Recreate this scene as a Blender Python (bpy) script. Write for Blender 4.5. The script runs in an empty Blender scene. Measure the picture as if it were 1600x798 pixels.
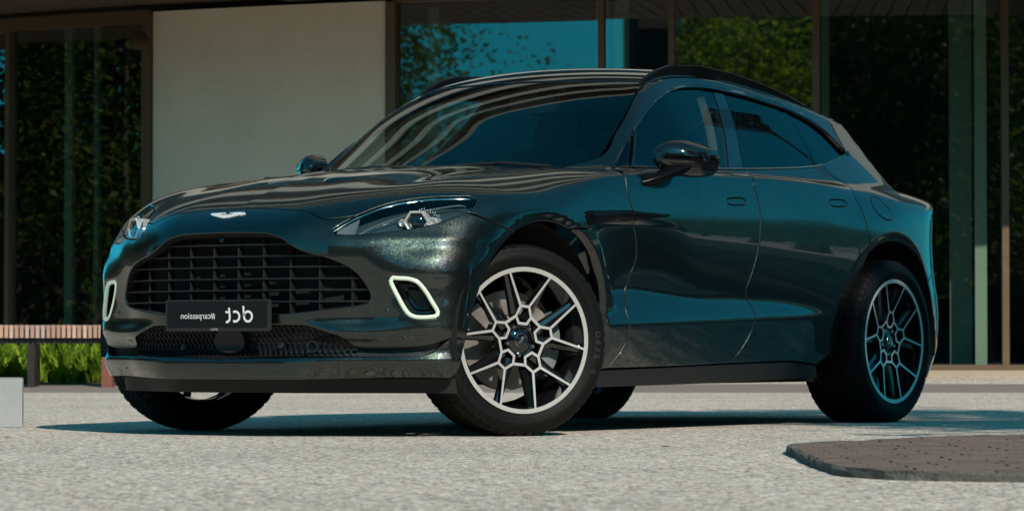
import bpy, bmesh, math, random, time
import numpy as np
from mathutils import Vector, Matrix
from mathutils.geometry import delaunay_2d_cdt

scene = bpy.context.scene
R_ = math.radians
T0 = time.time()

# ------------------------------------------------------------------ camera
CAM = (11.7209, 8.8612, 0.3642)
CAM_YAW, CAM_PITCH, CAM_F = -2.5417, 0.0264, 5391.6
cam_d = bpy.data.cameras.new('camera')
cam = bpy.data.objects.new('camera', cam_d)
scene.collection.objects.link(cam)
cam.location = CAM
_d = Vector((math.cos(CAM_YAW) * math.cos(CAM_PITCH), math.sin(CAM_YAW) * math.cos(CAM_PITCH), math.sin(CAM_PITCH)))
cam.rotation_euler = _d.to_track_quat('-Z', 'Y').to_euler()
cam_d.sensor_width = 36.0
cam_d.lens = 36.0 * CAM_F / 1600.0
cam_d.clip_start = 0.1
cam_d.clip_end = 3000
cam_d.dof.use_dof = True
cam_d.dof.focus_distance = 14.0
cam_d.dof.aperture_fstop = 9.0
scene.camera = cam

# ------------------------------------------------------------------ light
SUN_AZ = R_(60.0)      # from +x (car front) towards +y (car left)
SUN_EL = R_(37.0)
world = bpy.data.worlds.new('World'); scene.world = world; world.use_nodes = True
_nt = world.node_tree; _nt.nodes.clear()
_sky = _nt.nodes.new('ShaderNodeTexSky'); _sky.sky_type = 'NISHITA'; _sky.sun_disc = False
_sky.sun_elevation = SUN_EL
_sky.sun_rotation = R_(90.0) - SUN_AZ
_sky.air_density = 1.0; _sky.dust_density = 0.6; _sky.ozone_density = 1.5
_tint = _nt.nodes.new('ShaderNodeMixRGB'); _tint.blend_type = 'MULTIPLY'; _tint.inputs[0].default_value = 1.0
_tint.inputs[2].default_value = (0.05, 0.86, 1.12, 1)
_bg = _nt.nodes.new('ShaderNodeBackground'); _bg.inputs[1].default_value = 0.108
_out = _nt.nodes.new('ShaderNodeOutputWorld')
_hs = _nt.nodes.new('ShaderNodeHueSaturation'); _hs.inputs['Saturation'].default_value = .5
_nt.links.new(_sky.outputs[0], _hs.inputs['Color']); _nt.links.new(_hs.outputs[0], _tint.inputs[1]); _nt.links.new(_tint.outputs[0], _bg.inputs[0]); _nt.links.new(_bg.outputs[0], _out.inputs[0])
sun_d = bpy.data.lights.new('sun', 'SUN'); sun_d.energy = 5.0; sun_d.angle = R_(0.53); sun_d.color = (1.0, .90, .77)
sun = bpy.data.objects.new('sun', sun_d); scene.collection.objects.link(sun)
_s = Vector((math.cos(SUN_AZ) * math.cos(SUN_EL), math.sin(SUN_AZ) * math.cos(SUN_EL), math.sin(SUN_EL)))
sun.rotation_euler = (-_s).to_track_quat('-Z', 'Y').to_euler()
scene.view_settings.view_transform = 'Standard'
scene.view_settings.look = 'None'
scene.view_settings.exposure = 0.0
scene.view_settings.gamma = 1.0
scene.cycles.max_bounces = 8; scene.cycles.transparent_max_bounces = 16; scene.cycles.glossy_bounces = 5
scene.cycles.caustics_reflective = False; scene.cycles.caustics_refractive = False
scene.cycles.use_denoising = True

# ---------------------------------------------------------------------------
# CAR BODY SURFACE: an implicit solid in car space (x forward from the front
# axle, y to the car's left, z up).  Every panel is cut out of this one surface.
# ---------------------------------------------------------------------------
def pchip(xs, ys, q):
    xs = np.asarray(xs, float); ys = np.asarray(ys, float)
    if xs[0] > xs[-1]:
        xs = xs[::-1]; ys = ys[::-1]
    h = np.diff(xs); dl = (np.diff(ys, axis=0).T / h).T
    m = np.zeros_like(ys)
    for i in range(1, len(xs) - 1):
        w1 = 2 * h[i] + h[i - 1]; w2 = h[i] + 2 * h[i - 1]
        a, b = dl[i - 1], dl[i]
        with np.errstate(divide='ignore', invalid='ignore'):
            v = (w1 + w2) / (w1 / a + w2 / b)
        m[i] = np.where(a * b > 0, v, 0.0)
    m[0] = dl[0]; m[-1] = dl[-1]
    q = np.clip(q, xs[0], xs[-1])
    k = np.clip(np.searchsorted(xs, q) - 1, 0, len(xs) - 2)
    t = (q - xs[k]) / h[k]
    if ys.ndim > 1:
        t = t[:, None]; hh = h[k][:, None]
    else:
        hh = h[k]
    return ((2*t**3 - 3*t**2 + 1) * ys[k] + (t**3 - 2*t**2 + t) * hh * m[k]
            + (-2*t**3 + 3*t**2) * ys[k + 1] + (t**3 - t**2) * hh * m[k + 1])

def gblur(a, s, axis):
    if s <= 0: return a
    r = int(3 * s) + 1
    k = np.exp(-0.5 * (np.arange(-r, r + 1) / s) ** 2); k /= k.sum()
    a = np.moveaxis(a, axis, 0)
    n = len(a)
    # linear extrapolation at the ends keeps slopes
    d0 = a[0] - a[1]; d1 = a[-1] - a[-2]
    lo = np.array([a[0] + d0 * i for i in range(r, 0, -1)]); hi = np.array([a[-1] + d1 * i for i in range(1, r + 1)])
    p = np.concatenate([lo, a, hi])
    out = sum(k[i] * p[i:i + n] for i in range(2 * r + 1))
    return np.moveaxis(out, 0, axis)

def crw(t):
    return (-0.5*t**3 + t**2 - 0.5*t, 1.5*t**3 - 2.5*t**2 + 1, -1.5*t**3 + 2*t**2 + 0.5*t, 0.5*t**3 - 0.5*t**2)

class Grid2:
    """table of heights over (u,v), smoothed, looked up with Catmull-Rom"""
    def __init__(s, us, vs, T, du=0.01, dv=0.01, su=0.05, sv=0.02):
        T = np.asarray(T, float)
        us = np.asarray(us, float); vs = np.asarray(vs, float)
        s.u0 = us.min(); s.v0 = vs.min(); s.du = du; s.dv = dv
        uq = np.arange(s.u0, us.max() + du * .5, du); vq = np.arange(s.v0, vs.max() + dv * .5, dv)
        A = pchip(us, T, uq)
        B = pchip(vs, A.T, vq).T
        B = gblur(gblur(B, su / du, 0), sv / dv, 1)
        s.g = B
    def __call__(s, u, v):
        nu, nv = s.g.shape
        a = np.clip((u - s.u0) / s.du, 0, nu - 1.0001); b = np.clip((v - s.v0) / s.dv, 0, nv - 1.0001)
        i = a.astype(int); j = b.astype(int)
        wa = crw(a - i); wb = crw(b - j)
        r = 0
        for p in range(4):
            ii = np.clip(i + p - 1, 0, nu - 1)
            r = r + wa[p] * sum(wb[q] * s.g[ii, np.clip(j + q - 1, 0, nv - 1)] for q in range(4))
        return r

class Grid1:
    def __init__(s, xs, ys, d=0.005, sm=0.02):
        xs = np.asarray(xs, float)
        s.x0 = xs.min(); s.d = d
        q = np.arange(s.x0, xs.max() + d * .5, d)
        s.q = q; s.g = gblur(pchip(xs, ys, q), sm / d, 0)
    def __call__(s, x):
        a = np.clip((x - s.x0) / s.d, 0, len(s.g) - 1.0001); i = a.astype(int); w = crw(a - i); n = len(s.g)
        return sum(w[p] * s.g[np.clip(i + p - 1, 0, n - 1)] for p in range(4))

def smax(a, b, k):
    h = np.maximum(k - np.abs(a - b), 0) / k
    return np.maximum(a, b) + h * h * h * k / 6.0
def smin(a, b, k): return -smax(-a, -b, k)
def sstep(a, b, x):
    t = np.clip((x - a) / (b - a), 0, 1); return t * t * (3 - 2 * t)

# --- flank: half width of the upper body side over (x, z)
S_z = [.15, .30, .42, .52, .60, .70, .80, .88, .95, 1.02, 1.09, 1.16, 1.30]
S_t = {
  1.00: [.96, .975, .985, .99, .99, .99, .99, .985, .975, .96, .93, .88, .75],
   .45: [.96, .975, .985, .99, .992, .994, .995, .99, .98, .965, .935, .89, .76],
   .00: [.95, .97, .985, .992, .996, 1.0, 1.003, 1.0, .99, .972, .940, .895, .77],
  -.45: [.90, .94, .955, .962, .970, .982, .992, .994, .989, .975, .952, .915, .81],
  -.80: [.87, .89, .905, .925, .945, .968, .984, .990, .987, .978, .963, .940, .86],
 -1.30: [.86, .88, .895, .925, .952, .973, .986, .990, .987, .979, .965, .943, .86],
 -1.90: [.86, .885, .905, .935, .960, .977, .987, .990, .987, .979, .966, .945, .86],
 -2.40: [.90, .925, .945, .962, .975, .985, .992, .994, .991, .983, .968, .946, .86],
 -2.75: [.93, .955, .97, .98, .988, .995, 1.0, 1.002, .997, .982, .954, .905, .78],
 -3.06: [.94, .965, .98, .99, .998, 1.003, 1.006, 1.006, .999, .980, .948, .895, .76],
 -3.45: [.92, .95, .965, .975, .982, .988, .992, .988, .976, .952, .915, .86, .72],
 -4.20: [.84, .87, .89, .90, .905, .91, .91, .90, .88, .85, .81, .75, .60],
}
_sx = sorted(S_t)
S_grid = Grid2(_sx, S_z, [S_t[x] for x in _sx], .02, .01, .09, .022)
# sill flare: crease height and half width along x
F_zc = Grid1([-2.7, -2.447, -2.05, -1.75, -.69, -.5, -.3], [.522, .518, .503, .492, .460, .455, .452], .01, .05)
F_yc = Grid1([-2.85, -2.6, -2.4, -2.05, -1.4, -.9, -.68, -.52, -.36], [.90, .938, .962, .974, .978, .974, .968, .955, .92], .01, .05)
# vent hollow behind the front wheel: its leading edge x over z
V_x = Grid1([.40, .48, .55, .62, .70, .79, .86, .92], [-.70, -.655, -.62, -.575, -.51, -.455, -.40, -.365], .005, .015)

def flank(x, z):
    s = S_grid(x, z)
    # hollow behind the strake, fading to the rear
    d = V_x(z) - x
    dep = sstep(-.004, .022, d) * (1 - sstep(.02, .75, d)) * .042 * sstep(.47, .60, z) * (1 - sstep(.885, .905, z))
    s = s - dep
    zc = F_zc(x); yc = F_yc(x)
    top = yc - .30 * (z - zc) - 1.2 * np.maximum(z - zc - .03, 0) ** 2
    bot = yc - .26 * (zc - z) + .30 * np.minimum(zc - z, 0) ** 2
    fl = smin(top, bot, .012)
    s = smax(s, fl, .022)
    # wheel-arch bevels
    for cx, rx, rz, w in ((0.0, .520, .487, .055), (-3.06, .515, .478, .055)):
        r = np.sqrt(((x - cx) / rx) ** 2 + ((z - .388) / rz) ** 2)
        t = np.clip(1 + w / .5 - r, 0, .3) * .5
        s = s - .022 * sstep(0, .035, t) - .25 * np.maximum(t - .03, 0)
    return s

# --- front: plan curve plus height-dependent offsets (centre / corner)
C_y = Grid1([0, .15, .3, .5, .62, .70, .76, .81, .86, .90, .93, .955, .975, .99, 1.05],
            [.862, .859, .846, .800, .742, .699, .664, .632, .594, .550, .496, .410, .28, .07, -.9], .004, .016)
O_z  = [.12, .18, .228, .245, .300, .318, .332, .37, .405, .425, .445, .47, .51, .57, .62, .66, .70, .735, .76, .775, .79, .82, .86, .90, .94, 1.0, 1.1]
O_c  = [-.12, -.050, -.007, -.003, .001, .000, -.030, -.050, -.042, -.036, -.020, -.012, -.010, -.008, -.006, -.004, -.002, -.001, .000, .000, .000, -.003, -.018, -.05, -.10, -.22, -.5]
O_k  = [-.12, -.105, -.076, -.065, -.028, -.024, -.046, -.056, -.024, -.014, -.026, -.044, -.040, -.031, -.025, -.020, -.015, -.0125, -.0135, -.017, -.024, -.050, -.088, -.135, -.19, -.29, -.55]
O_e  = [-.12, -.095, -.064, -.053, -.018, -.014, -.030, -.032, -.016, -.004, -.004, -.006, -.006, -.010, -.008, -.004, -.012, -.032, -.050, -.054, -.058, -.084, -.115, -.15, -.20, -.29, -.55]
O_cg = Grid1(O_z, O_c, .004, .006); O_kg = Grid1(O_z, O_k, .004, .007); O_eg = Grid1(O_z, O_e, .004, .009)
def front(y, z):
    w = sstep(.28, .62, y); v = sstep(.60, .84, y)
    return C_y(y) + O_cg(z) * (1 - w) + (O_kg(z) * (1 - v) + O_eg(z) * v) * w

# --- top of the lower body over (x, |y|)
H_y = [0, .25, .42, .54, .65, .75, .85, .95, 1.1]
H_t = {
  1.00: [.70, .69, .68, .67, .65, .62, .57, .50, .35],
   .80: [.900, .896, .888, .880, .868, .84, .79, .71, .50],
   .65: [.966, .963, .955, .950, .945, .925, .88, .80, .62],
   .45: [1.030, 1.026, 1.014, 1.006, 1.005, .992, .955, .885, .70],
   .20: [1.083, 1.078, 1.063, 1.053, 1.052, 1.040, 1.012, .955, .78],
  -.15: [1.125, 1.120, 1.106, 1.097, 1.096, 1.087, 1.068, 1.01, .84],
  -.55: [1.155, 1.152, 1.142, 1.134, 1.131, 1.127, 1.117, 1.090, .99],
 -1.10: [1.14, 1.14, 1.14, 1.14, 1.14, 1.14, 1.142, 1.124, 1.04],
 -1.80: [1.15, 1.15, 1.15, 1.15, 1.15, 1.15, 1.150, 1.134, 1.05],
 -2.50: [1.16, 1.16, 1.16, 1.16, 1.16, 1.16, 1.155, 1.128, 1.03],
 -3.00: [1.175, 1.175, 1.175, 1.175, 1.175, 1.172, 1.156, 1.105, .96],
 -3.35: [1.165, 1.165, 1.165, 1.165, 1.163, 1.152, 1.128, 1.07, .92],
 -3.70: [1.145, 1.145, 1.143, 1.140, 1.132, 1.118, 1.085, 1.02, .86],
 -4.20: [1.06, 1.06, 1.055, 1.05, 1.04, 1.02, .98, .90, .72],
}
_hx = sorted(H_t)
H_grid = Grid2(_hx, H_y, [H_t[x] for x in _hx], .02, .01, .06, .03)

# --- rear: plan and height offsets
R_y = Grid1([0, .4, .6, .72, .80, .86, .91, .95, .98, 1.05], [4.11, 4.07, 3.99, 3.905, 3.82, 3.73, 3.62, 3.48, 3.30, 2.6], .005, .01)
R_z = Grid1([.15, .25, .33, .42, .50, .58, .68, .80, .90, 1.0, 1.05, 1.10, 1.2],
            [-.14, -.06, .0, .03, .035, .03, .0, -.025, -.03, -.02, -.01, -.02, -.10], .005, .015)

# --- cabin
W_x = Grid1([1.6, -.20, -.45, -.70, -.975, -1.17, -1.296, -1.40, -1.50, -1.70, -1.90, -2.135, -2.40, -2.66, -2.97, -3.2, -3.6],
            [-.65, .75, .945, 1.123, 1.305, 1.430, 1.497, 1.542, 1.575, 1.607, 1.615, 1.604, 1.577, 1.540, 1.486, 1.440, 1.35], .01, .03)
W_c = Grid1([-.2, -1.1, -1.5, -2.0, -2.8, -3.6], [.02, .015, .035, .05, .05, .045], .01, .1)
G_z = Grid1([1.0, 1.10, 1.16, 1.305, 1.43, 1.50, 1.545, 1.62, 1.75], [1.005, .946, .908, .814, .730, .683, .652, .60, .50], .005, .02)
G_x = Grid1([-.3, -.7, -.98, -1.2, -1.5, -2.3, -2.8, -3.1, -3.4, -3.9], [-.10, -.075, -.057, -.030, 0, 0, -.012, -.032, -.062, -.12], .01, .06)
T_z = Grid1([1.05, 1.12, 1.16, 1.23, 1.325, 1.41, 1.48, 1.6], [3.485, 3.39, 3.33, 3.247, 3.157, 3.08, 3.02, 2.91], .005, .01)

def body_f(x, y, z, cabin=True):
    y = np.abs(y)
    S = flank(x, z)
    a = y - S
    # normalised front distance
    Fx = front(y, z); e = .004
    sl = (front(y + e, z) - front(y - e, z)) / (2 * e)
    b = (x - Fx) / np.sqrt(1 + sl * sl)
    Rx = R_y(y) + R_z(z)
    sr = (R_y(y + e) - R_y(y - e)) / (2 * e)
    c = (-x - Rx) / np.sqrt(1 + sr * sr)
    t = (z - H_grid(x, y)) / 1.04
    kt = .045 - .025 * sstep(-2.9, -2.3, x) + .085 * sstep(-.75, .3, x)
    f = smax(a, b, .03)
    f = smax(f, c, .05)
    f = smax(f, t, kt)
    if cabin:
        q = 1 - (np.minimum(y, .9) / .66) ** 2
        R = W_x(x - .17 * q) + W_c(x) * q
        g = G_z(z) + G_x(x)
        u = (y - g) / 1.16
        v = (z - R) / (1.0 + .17 * sstep(-1.5, -1.1, x))
        w = (-x - (T_z(z) + .28 * (1 - (np.minimum(y, .9) / .74) ** 2))) / 1.5
        cb = smax(smax(u, v, .035), w, .011)
        cb = smax(cb, 1.09 - z, .02)
        f = smin(f, cb, .018)
    return f

def body_n(P, cabin=True):
    e = .0015
    g = np.stack([body_f(P[:, 0] + e, P[:, 1], P[:, 2], cabin) - body_f(P[:, 0] - e, P[:, 1], P[:, 2], cabin),
                  body_f(P[:, 0], P[:, 1] + e, P[:, 2], cabin) - body_f(P[:, 0], P[:, 1] - e, P[:, 2], cabin),
                  body_f(P[:, 0], P[:, 1], P[:, 2] + e, cabin) - body_f(P[:, 0], P[:, 1], P[:, 2] - e, cabin)], 1)
    return g / np.maximum(np.linalg.norm(g, axis=1, keepdims=True), 1e-9)

def march(O, D, t0, t1, n=70, cabin=True):
    """first crossing from outside (t0) to inside along O + t D"""
    N = len(O); t = np.full(N, np.nan); done = np.zeros(N, bool)
    ts = np.linspace(t0, t1, n)
    prev = np.full(N, ts[0])
    lo = np.full(N, ts[0]); hi = np.full(N, ts[-1])
    for s in ts:
        idx = np.where(~done)[0]
        if len(idx) == 0: break
        P = O[idx] + D[idx] * s
        ins = body_f(P[:, 0], P[:, 1], P[:, 2], cabin) < 0
        k = idx[ins]
        hi[k] = s; lo[k] = prev[k]; done[k] = True
        prev[idx[~ins]] = s
    for _ in range(24):
        m = (lo + hi) / 2
        P = O + D * m[:, None]
        ins = body_f(P[:, 0], P[:, 1], P[:, 2], cabin) < 0
        hi = np.where(ins, m, hi); lo = np.where(ins, lo, m)
    P = O + D * ((lo + hi) / 2)[:, None]
    return P, done

# panel edges on the car, in car space (metres)
E_ = {
 'doorA': [(-0.6891,0.9421,1.1031),(-0.6783,0.9748,1.0299),(-0.6868,0.9823,0.9891),(-0.7052,0.9883,0.9350),(-0.7308,0.9827,0.8977),(-0.7696,0.9610,0.8170),(-0.7886,0.9446,0.7244),(-0.7705,0.9320,0.6776),(-0.7636,0.9188,0.6310),(-0.7274,0.9327,0.5633),(-0.7067,0.9466,0.5288),(-0.7093,0.9668,0.4632),(-0.7161,0.9549,0.4059),(-0.6915,0.9399,0.3513),(-0.6186,0.9170,0.2725)],
 'doorB': [(-1.7923,0.9029,1.1680),(-1.7941,0.9334,1.1372),(-1.7568,0.9615,1.1054),(-1.7708,0.9756,1.0398),(-1.7830,0.9851,0.9696),(-1.7787,0.9891,0.9086),(-1.7619,0.9870,0.8070),(-1.7391,0.9798,0.7315),(-1.7187,0.9720,0.6764),(-1.6966,0.9605,0.6171),(-1.7065,0.9546,0.5927),(-1.7413,0.9585,0.5498),(-1.7550,0.9737,0.5007),(-1.7505,0.9662,0.4516),(-1.7216,0.9516,0.3939),(-1.6559,0.9339,0.3219),(-1.6084,0.9263,0.2904)],
 'doorC': [(-2.5775,0.8615,1.2252),(-2.6133,0.8932,1.1742),(-2.7199,0.9206,1.1321),(-2.7123,0.9625,1.0738),(-2.7399,0.9852,1.0064),(-2.7632,0.9982,0.9347),(-2.7771,1.0015,0.8805),(-2.8277,0.9714,0.8047)],
 'archRf': [(-2.8277,0.9714,0.8047),(-2.8038,0.9600,0.7525),(-2.7731,0.9475,0.6911),(-2.7416,0.9383,0.6328),(-2.6956,0.9288,0.5503),(-2.6720,0.9209,0.4894),(-2.6375,0.9051,0.3651),(-2.4792,0.9346,0.3140),(-2.4191,0.9237,0.2812)],
 'archRt': [(-2.8277,0.9714,0.8047),(-2.8862,0.9744,0.8336),(-2.9663,0.9764,0.8570),(-3.0562,0.9769,0.8684),(-3.1583,0.9749,0.8648),(-3.2306,0.9716,0.8511),(-3.3309,0.9643,0.8160),(-3.4169,0.9542,0.7614),(-3.4913,0.9435,0.6840)],
 'dbot': [(-0.6191,0.9167,0.2712),(-1.1179,0.9261,0.2784),(-1.6084,0.9263,0.2904),(-1.9585,0.9217,0.2949),(-2.2039,0.9159,0.2969),(-2.4191,0.9237,0.2812)],
 'bonF': [(0.7293,-0.1098,0.9276),(0.7360,-0.0270,0.9250),(0.7367,0.1302,0.9232),(0.7424,0.2565,0.9166),(0.7406,0.3654,0.9049),(0.7470,0.4066,0.8884),(0.7401,0.4498,0.8761),(0.7202,0.4829,0.8773),(0.6711,0.5421,0.8868)],
 'hlTop': [(0.7583,0.4943,0.8299),(0.7363,0.5080,0.8471),(0.6711,0.5421,0.8868),(0.6570,0.5507,0.8933),(0.5614,0.6043,0.9351),(0.4873,0.6713,0.9580),(0.4232,0.7446,0.9688),(0.3602,0.8183,0.9718),(0.3154,0.8585,0.9714),(0.3131,0.8831,0.9564)],
 'hlBot': [(0.7583,0.4943,0.8299),(0.7606,0.5074,0.8176),(0.7264,0.5726,0.8124),(0.6791,0.6440,0.8172),(0.5883,0.7451,0.8350),(0.5193,0.8137,0.8545),(0.4824,0.8452,0.8693),(0.3956,0.8906,0.9045),(0.3483,0.8936,0.9307),(0.3131,0.8831,0.9564)],
 'bumpcut': [(0.3933,0.8922,0.9045),(0.3096,0.9436,0.8725),(0.2411,0.9609,0.8499),(0.1611,0.9638,0.8246)],
 'archF': [(0.1611,0.9638,0.8246),(0.0873,0.9672,0.8542),(-0.0309,0.9714,0.8770),(-0.0996,0.9729,0.8745),(-0.1611,0.9745,0.8676),(-0.2271,0.9753,0.8493),(-0.3002,0.9750,0.8140),(-0.3730,0.9708,0.7613),(-0.4314,0.9595,0.6955),(-0.4836,0.9500,0.6265),(-0.5149,0.9374,0.5568),(-0.5358,0.9302,0.4759),(-0.5561,0.9300,0.3948),(-0.5629,0.9255,0.3297),(-0.5566,0.9166,0.2661)],
 'archFf': [(0.1611,0.9638,0.8246),(0.2359,0.9585,0.7735),(0.2966,0.9534,0.7180),(0.3471,0.9477,0.6501),(0.3830,0.9415,0.5726),(0.4188,0.9384,0.4954),(0.4383,0.9365,0.4441),(0.4458,0.9324,0.3981),(0.4776,0.9258,0.3017),(0.4871,0.9085,0.2537),(0.5056,0.8873,0.2362)],
 'wingcut': [(-0.2271,0.9753,0.8493),(-0.3658,0.9947,0.8557)],
 'ventedge': [(-0.3235,0.9917,0.9200),(-0.3308,0.9933,0.9015),(-0.3728,0.9946,0.8506),(-0.5319,0.9459,0.7747),(-0.6219,0.9298,0.6804),(-0.7046,0.9139,0.6094),(-0.7024,0.9396,0.5452)],
 'grille': [(0.8494,-0.0047,0.8226),(0.8480,0.0640,0.8232),(0.8463,0.1748,0.8207),(0.8450,0.2165,0.8179),(0.8440,0.2648,0.8088),(0.8431,0.3032,0.7927),(0.8397,0.3331,0.7728),(0.8278,0.3854,0.7456),(0.8132,0.4341,0.7299),(0.7979,0.4783,0.7194),(0.7812,0.5181,0.7051),(0.7579,0.5599,0.6833),(0.7340,0.5961,0.6527),(0.7146,0.6231,0.6094),(0.7048,0.6364,0.5789),(0.7017,0.6383,0.5610),(0.7038,0.6277,0.5422),(0.7129,0.6060,0.5331),(0.7250,0.5832,0.5281),(0.7816,0.4707,0.5137),(0.8303,0.3263,0.4998),(0.8472,0.1764,0.4961),(0.8514,-0.0021,0.4958)],
 'drl': [(0.6724,0.7234,0.6447),(0.6627,0.7428,0.6421),(0.6410,0.7837,0.6394),(0.6200,0.8156,0.6254),(0.5993,0.8414,0.5896),(0.5816,0.8631,0.5454),(0.5628,0.8835,0.4946),(0.5683,0.8787,0.4818),(0.5856,0.8616,0.4767),(0.6258,0.8073,0.4767),(0.6388,0.7822,0.4894),(0.6471,0.7646,0.5131),(0.6592,0.7372,0.5658),(0.6744,0.7136,0.6231),(0.6755,0.7144,0.6358),(0.6724,0.7234,0.6447)],
 'intake': [(0.8461,-0.0063,0.4556),(0.8399,0.1707,0.4499),(0.8231,0.3208,0.4469),(0.8075,0.3928,0.4457),(0.7941,0.4373,0.4339),(0.7766,0.4946,0.4146),(0.7514,0.5382,0.3981),(0.7161,0.5655,0.3664),(0.7022,0.5918,0.3598),(0.6215,0.7697,0.3598),(0.5712,0.8495,0.3713),(0.5241,0.9003,0.3929),(0.4936,0.9193,0.3980)],
 'liptop': [(0.8479,-0.0046,0.3248),(0.8169,0.3161,0.3316),(0.7119,0.5991,0.3305),(0.6268,0.7736,0.3306),(0.5960,0.8220,0.3329),(0.5703,0.8507,0.3458),(0.5435,0.8785,0.3713),(0.5195,0.9033,0.3929),(0.4458,0.9324,0.3981)],
 'lipbot': [(0.8544,0.0011,0.2277),(0.8314,0.3277,0.2293),(0.6957,0.5775,0.2347),(0.6181,0.7317,0.2380),(0.5056,0.8873,0.2362)],
 'dloTop': [(-0.8154,0.8157,1.1360),(-0.8810,0.8000,1.1837),(-1.0284,0.7690,1.2867),(-1.1982,0.7284,1.3875),(-1.3028,0.7063,1.4398),(-1.4029,0.6897,1.4807),(-1.5301,0.6681,1.5211),(-1.6442,0.6553,1.5403),(-1.7841,0.6471,1.5522),(-1.9321,0.6469,1.5525),(-2.0239,0.6504,1.5473),(-2.1965,0.6587,1.5353),(-2.3915,0.6732,1.5132),(-2.5366,0.6837,1.4938),(-2.6929,0.7066,1.4527),(-2.7989,0.7381,1.3999),(-2.9003,0.8008,1.2985),(-2.9329,0.8004,1.2960)],
 'dloBot': [(-2.9329,0.8004,1.2960),(-2.8112,0.8240,1.2703),(-2.5913,0.8607,1.2258),(-2.4983,0.8714,1.2130),(-2.2919,0.8850,1.1956),(-1.8047,0.9024,1.1688),(-1.2309,0.8907,1.1473),(-0.8154,0.8157,1.1360)],
 'bpil1': [(-1.9321,0.6469,1.5525),(-1.8726,0.7235,1.4397),(-1.7946,0.7972,1.3303),(-1.6454,0.9060,1.1631)],
 'bpil2': [(-2.0239,0.6504,1.5473),(-1.9526,0.7510,1.3989),(-1.7821,0.9022,1.1690)],
 'cpil': [(-2.5385,0.6878,1.4876),(-2.5420,0.7778,1.3537),(-2.4995,0.8707,1.2140)],
 'seam': [(-0.6708,0.8173,1.1270),(-0.8528,0.7323,1.1957),(-1.0083,0.7087,1.3075),(-1.1811,0.6722,1.4313),(-1.2717,0.6452,1.4890),(-1.3490,0.6302,1.5288),(-1.3993,0.6257,1.5494)],
 'roofedge': [(-1.3711,0.6163,1.5422),(-1.5007,0.6235,1.5762),(-1.6101,0.6170,1.5922),(-1.7404,0.6122,1.6009),(-1.9708,0.6098,1.6040),(-2.2060,0.6080,1.5981),(-2.9400,0.6771,1.4765)],
 'handleF': [(-1.4999,0.9791,1.0178),(-1.5180,0.9782,1.0233),(-1.6370,0.9775,1.0284),(-1.6529,0.9781,1.0246),(-1.6638,0.9799,1.0120),(-1.6533,0.9811,1.0035),(-1.5230,0.9819,0.9977),(-1.5073,0.9813,1.0023)],
 'handleR': [(-2.4351,0.9777,1.0446),(-2.4508,0.9764,1.0497),(-2.5790,0.9738,1.0522),(-2.5956,0.9750,1.0473),(-2.6065,0.9786,1.0340),(-2.5954,0.9802,1.0281),(-2.4653,0.9820,1.0228),(-2.4488,0.9809,1.0285)],
 'fuel': [(-2.8769,0.9577,1.0758),(-2.9228,0.9519,1.0838),(-2.9588,0.9568,1.0742),(-2.9922,0.9666,1.0535),(-3.0214,0.9752,1.0312),(-3.0365,0.9827,1.0068),(-3.0310,0.9887,0.9818),(-2.9907,0.9914,0.9731),(-2.9405,0.9906,0.9820),(-2.8928,0.9852,1.0052),(-2.8658,0.9757,1.0352)],
 'strake': [(-0.3280,0.9913,0.9242),(-0.3396,0.9907,0.9299),(-0.3695,0.9904,0.9336),(-0.5298,0.9892,0.9394),(-0.6935,0.9876,0.9442),(-0.7701,0.9877,0.9393),(-0.8891,0.9875,0.9387),(-1.0042,0.9876,0.9377),(-1.0142,0.9879,0.9324),(-1.0032,0.9882,0.9279),(-0.8610,0.9889,0.9152),(-0.7223,0.9881,0.9017),(-0.5931,0.9646,0.8912),(-0.4919,0.9526,0.8831),(-0.3582,0.9945,0.8716),(-0.3390,0.9943,0.8831),(-0.3296,0.9931,0.9042)],
 'quarterDiv': [(-1.0705,0.7655,1.3059),(-0.9834,0.8140,1.2186),(-0.8958,0.8661,1.1352)],
 'badge': [(0.7712,-0.1209,0.9021),(0.7648,-0.1177,0.9064),(0.7638,-0.0479,0.9080),(0.7695,-0.0416,0.9043),(0.7719,-0.0648,0.9024),(0.7747,-0.0709,0.9004),(0.7783,-0.0462,0.8981),(0.7762,-0.0010,0.9004),(0.7735,0.0018,0.9022),(0.7703,-0.0208,0.9041),(0.7667,-0.0271,0.9065),(0.7635,0.0255,0.9085),(0.7656,0.0521,0.9069),(0.7714,0.0617,0.9028),(0.7787,0.0627,0.8976),(0.7760,0.0555,0.8997),(0.7820,0.0553,0.8953),(0.7789,0.0479,0.8977),(0.7863,0.0505,0.8922),(0.7803,0.0400,0.8968),(0.7888,0.0092,0.8909),(0.7940,-0.0066,0.8869),(0.7967,-0.0328,0.8842),(0.7923,-0.0548,0.8875),(0.7841,-0.0851,0.8933),(0.7772,-0.1110,0.8980)],
 'hlinner': [(0.7261,0.5708,0.8140),(0.6483,0.6210,0.8638),(0.5850,0.6696,0.8930),(0.4906,0.7437,0.9278),(0.4106,0.8129,0.9469),(0.3654,0.8504,0.9528),(0.3571,0.8698,0.9449)],
 'vent': [(0.3864,0.1619,1.0427),(0.2934,0.1141,1.0637),(0.1863,0.1265,1.0824),(0.0673,0.1715,1.0982),(-0.0599,0.2118,1.1118),(-0.1522,0.2454,1.1202)],
 'ventb': [(0.3129,0.2556,1.0564),(0.2237,0.2881,1.0710),(0.0718,0.3086,1.0914),(-0.1567,0.3025,1.1174)],
 'radar': [(0.8276,-0.0348,0.4273),(0.8267,0.0777,0.4270),(0.8136,0.0904,0.3882),(0.8177,0.0739,0.3494),(0.8191,-0.0381,0.3480),(0.8134,-0.0680,0.3858)],
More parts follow.
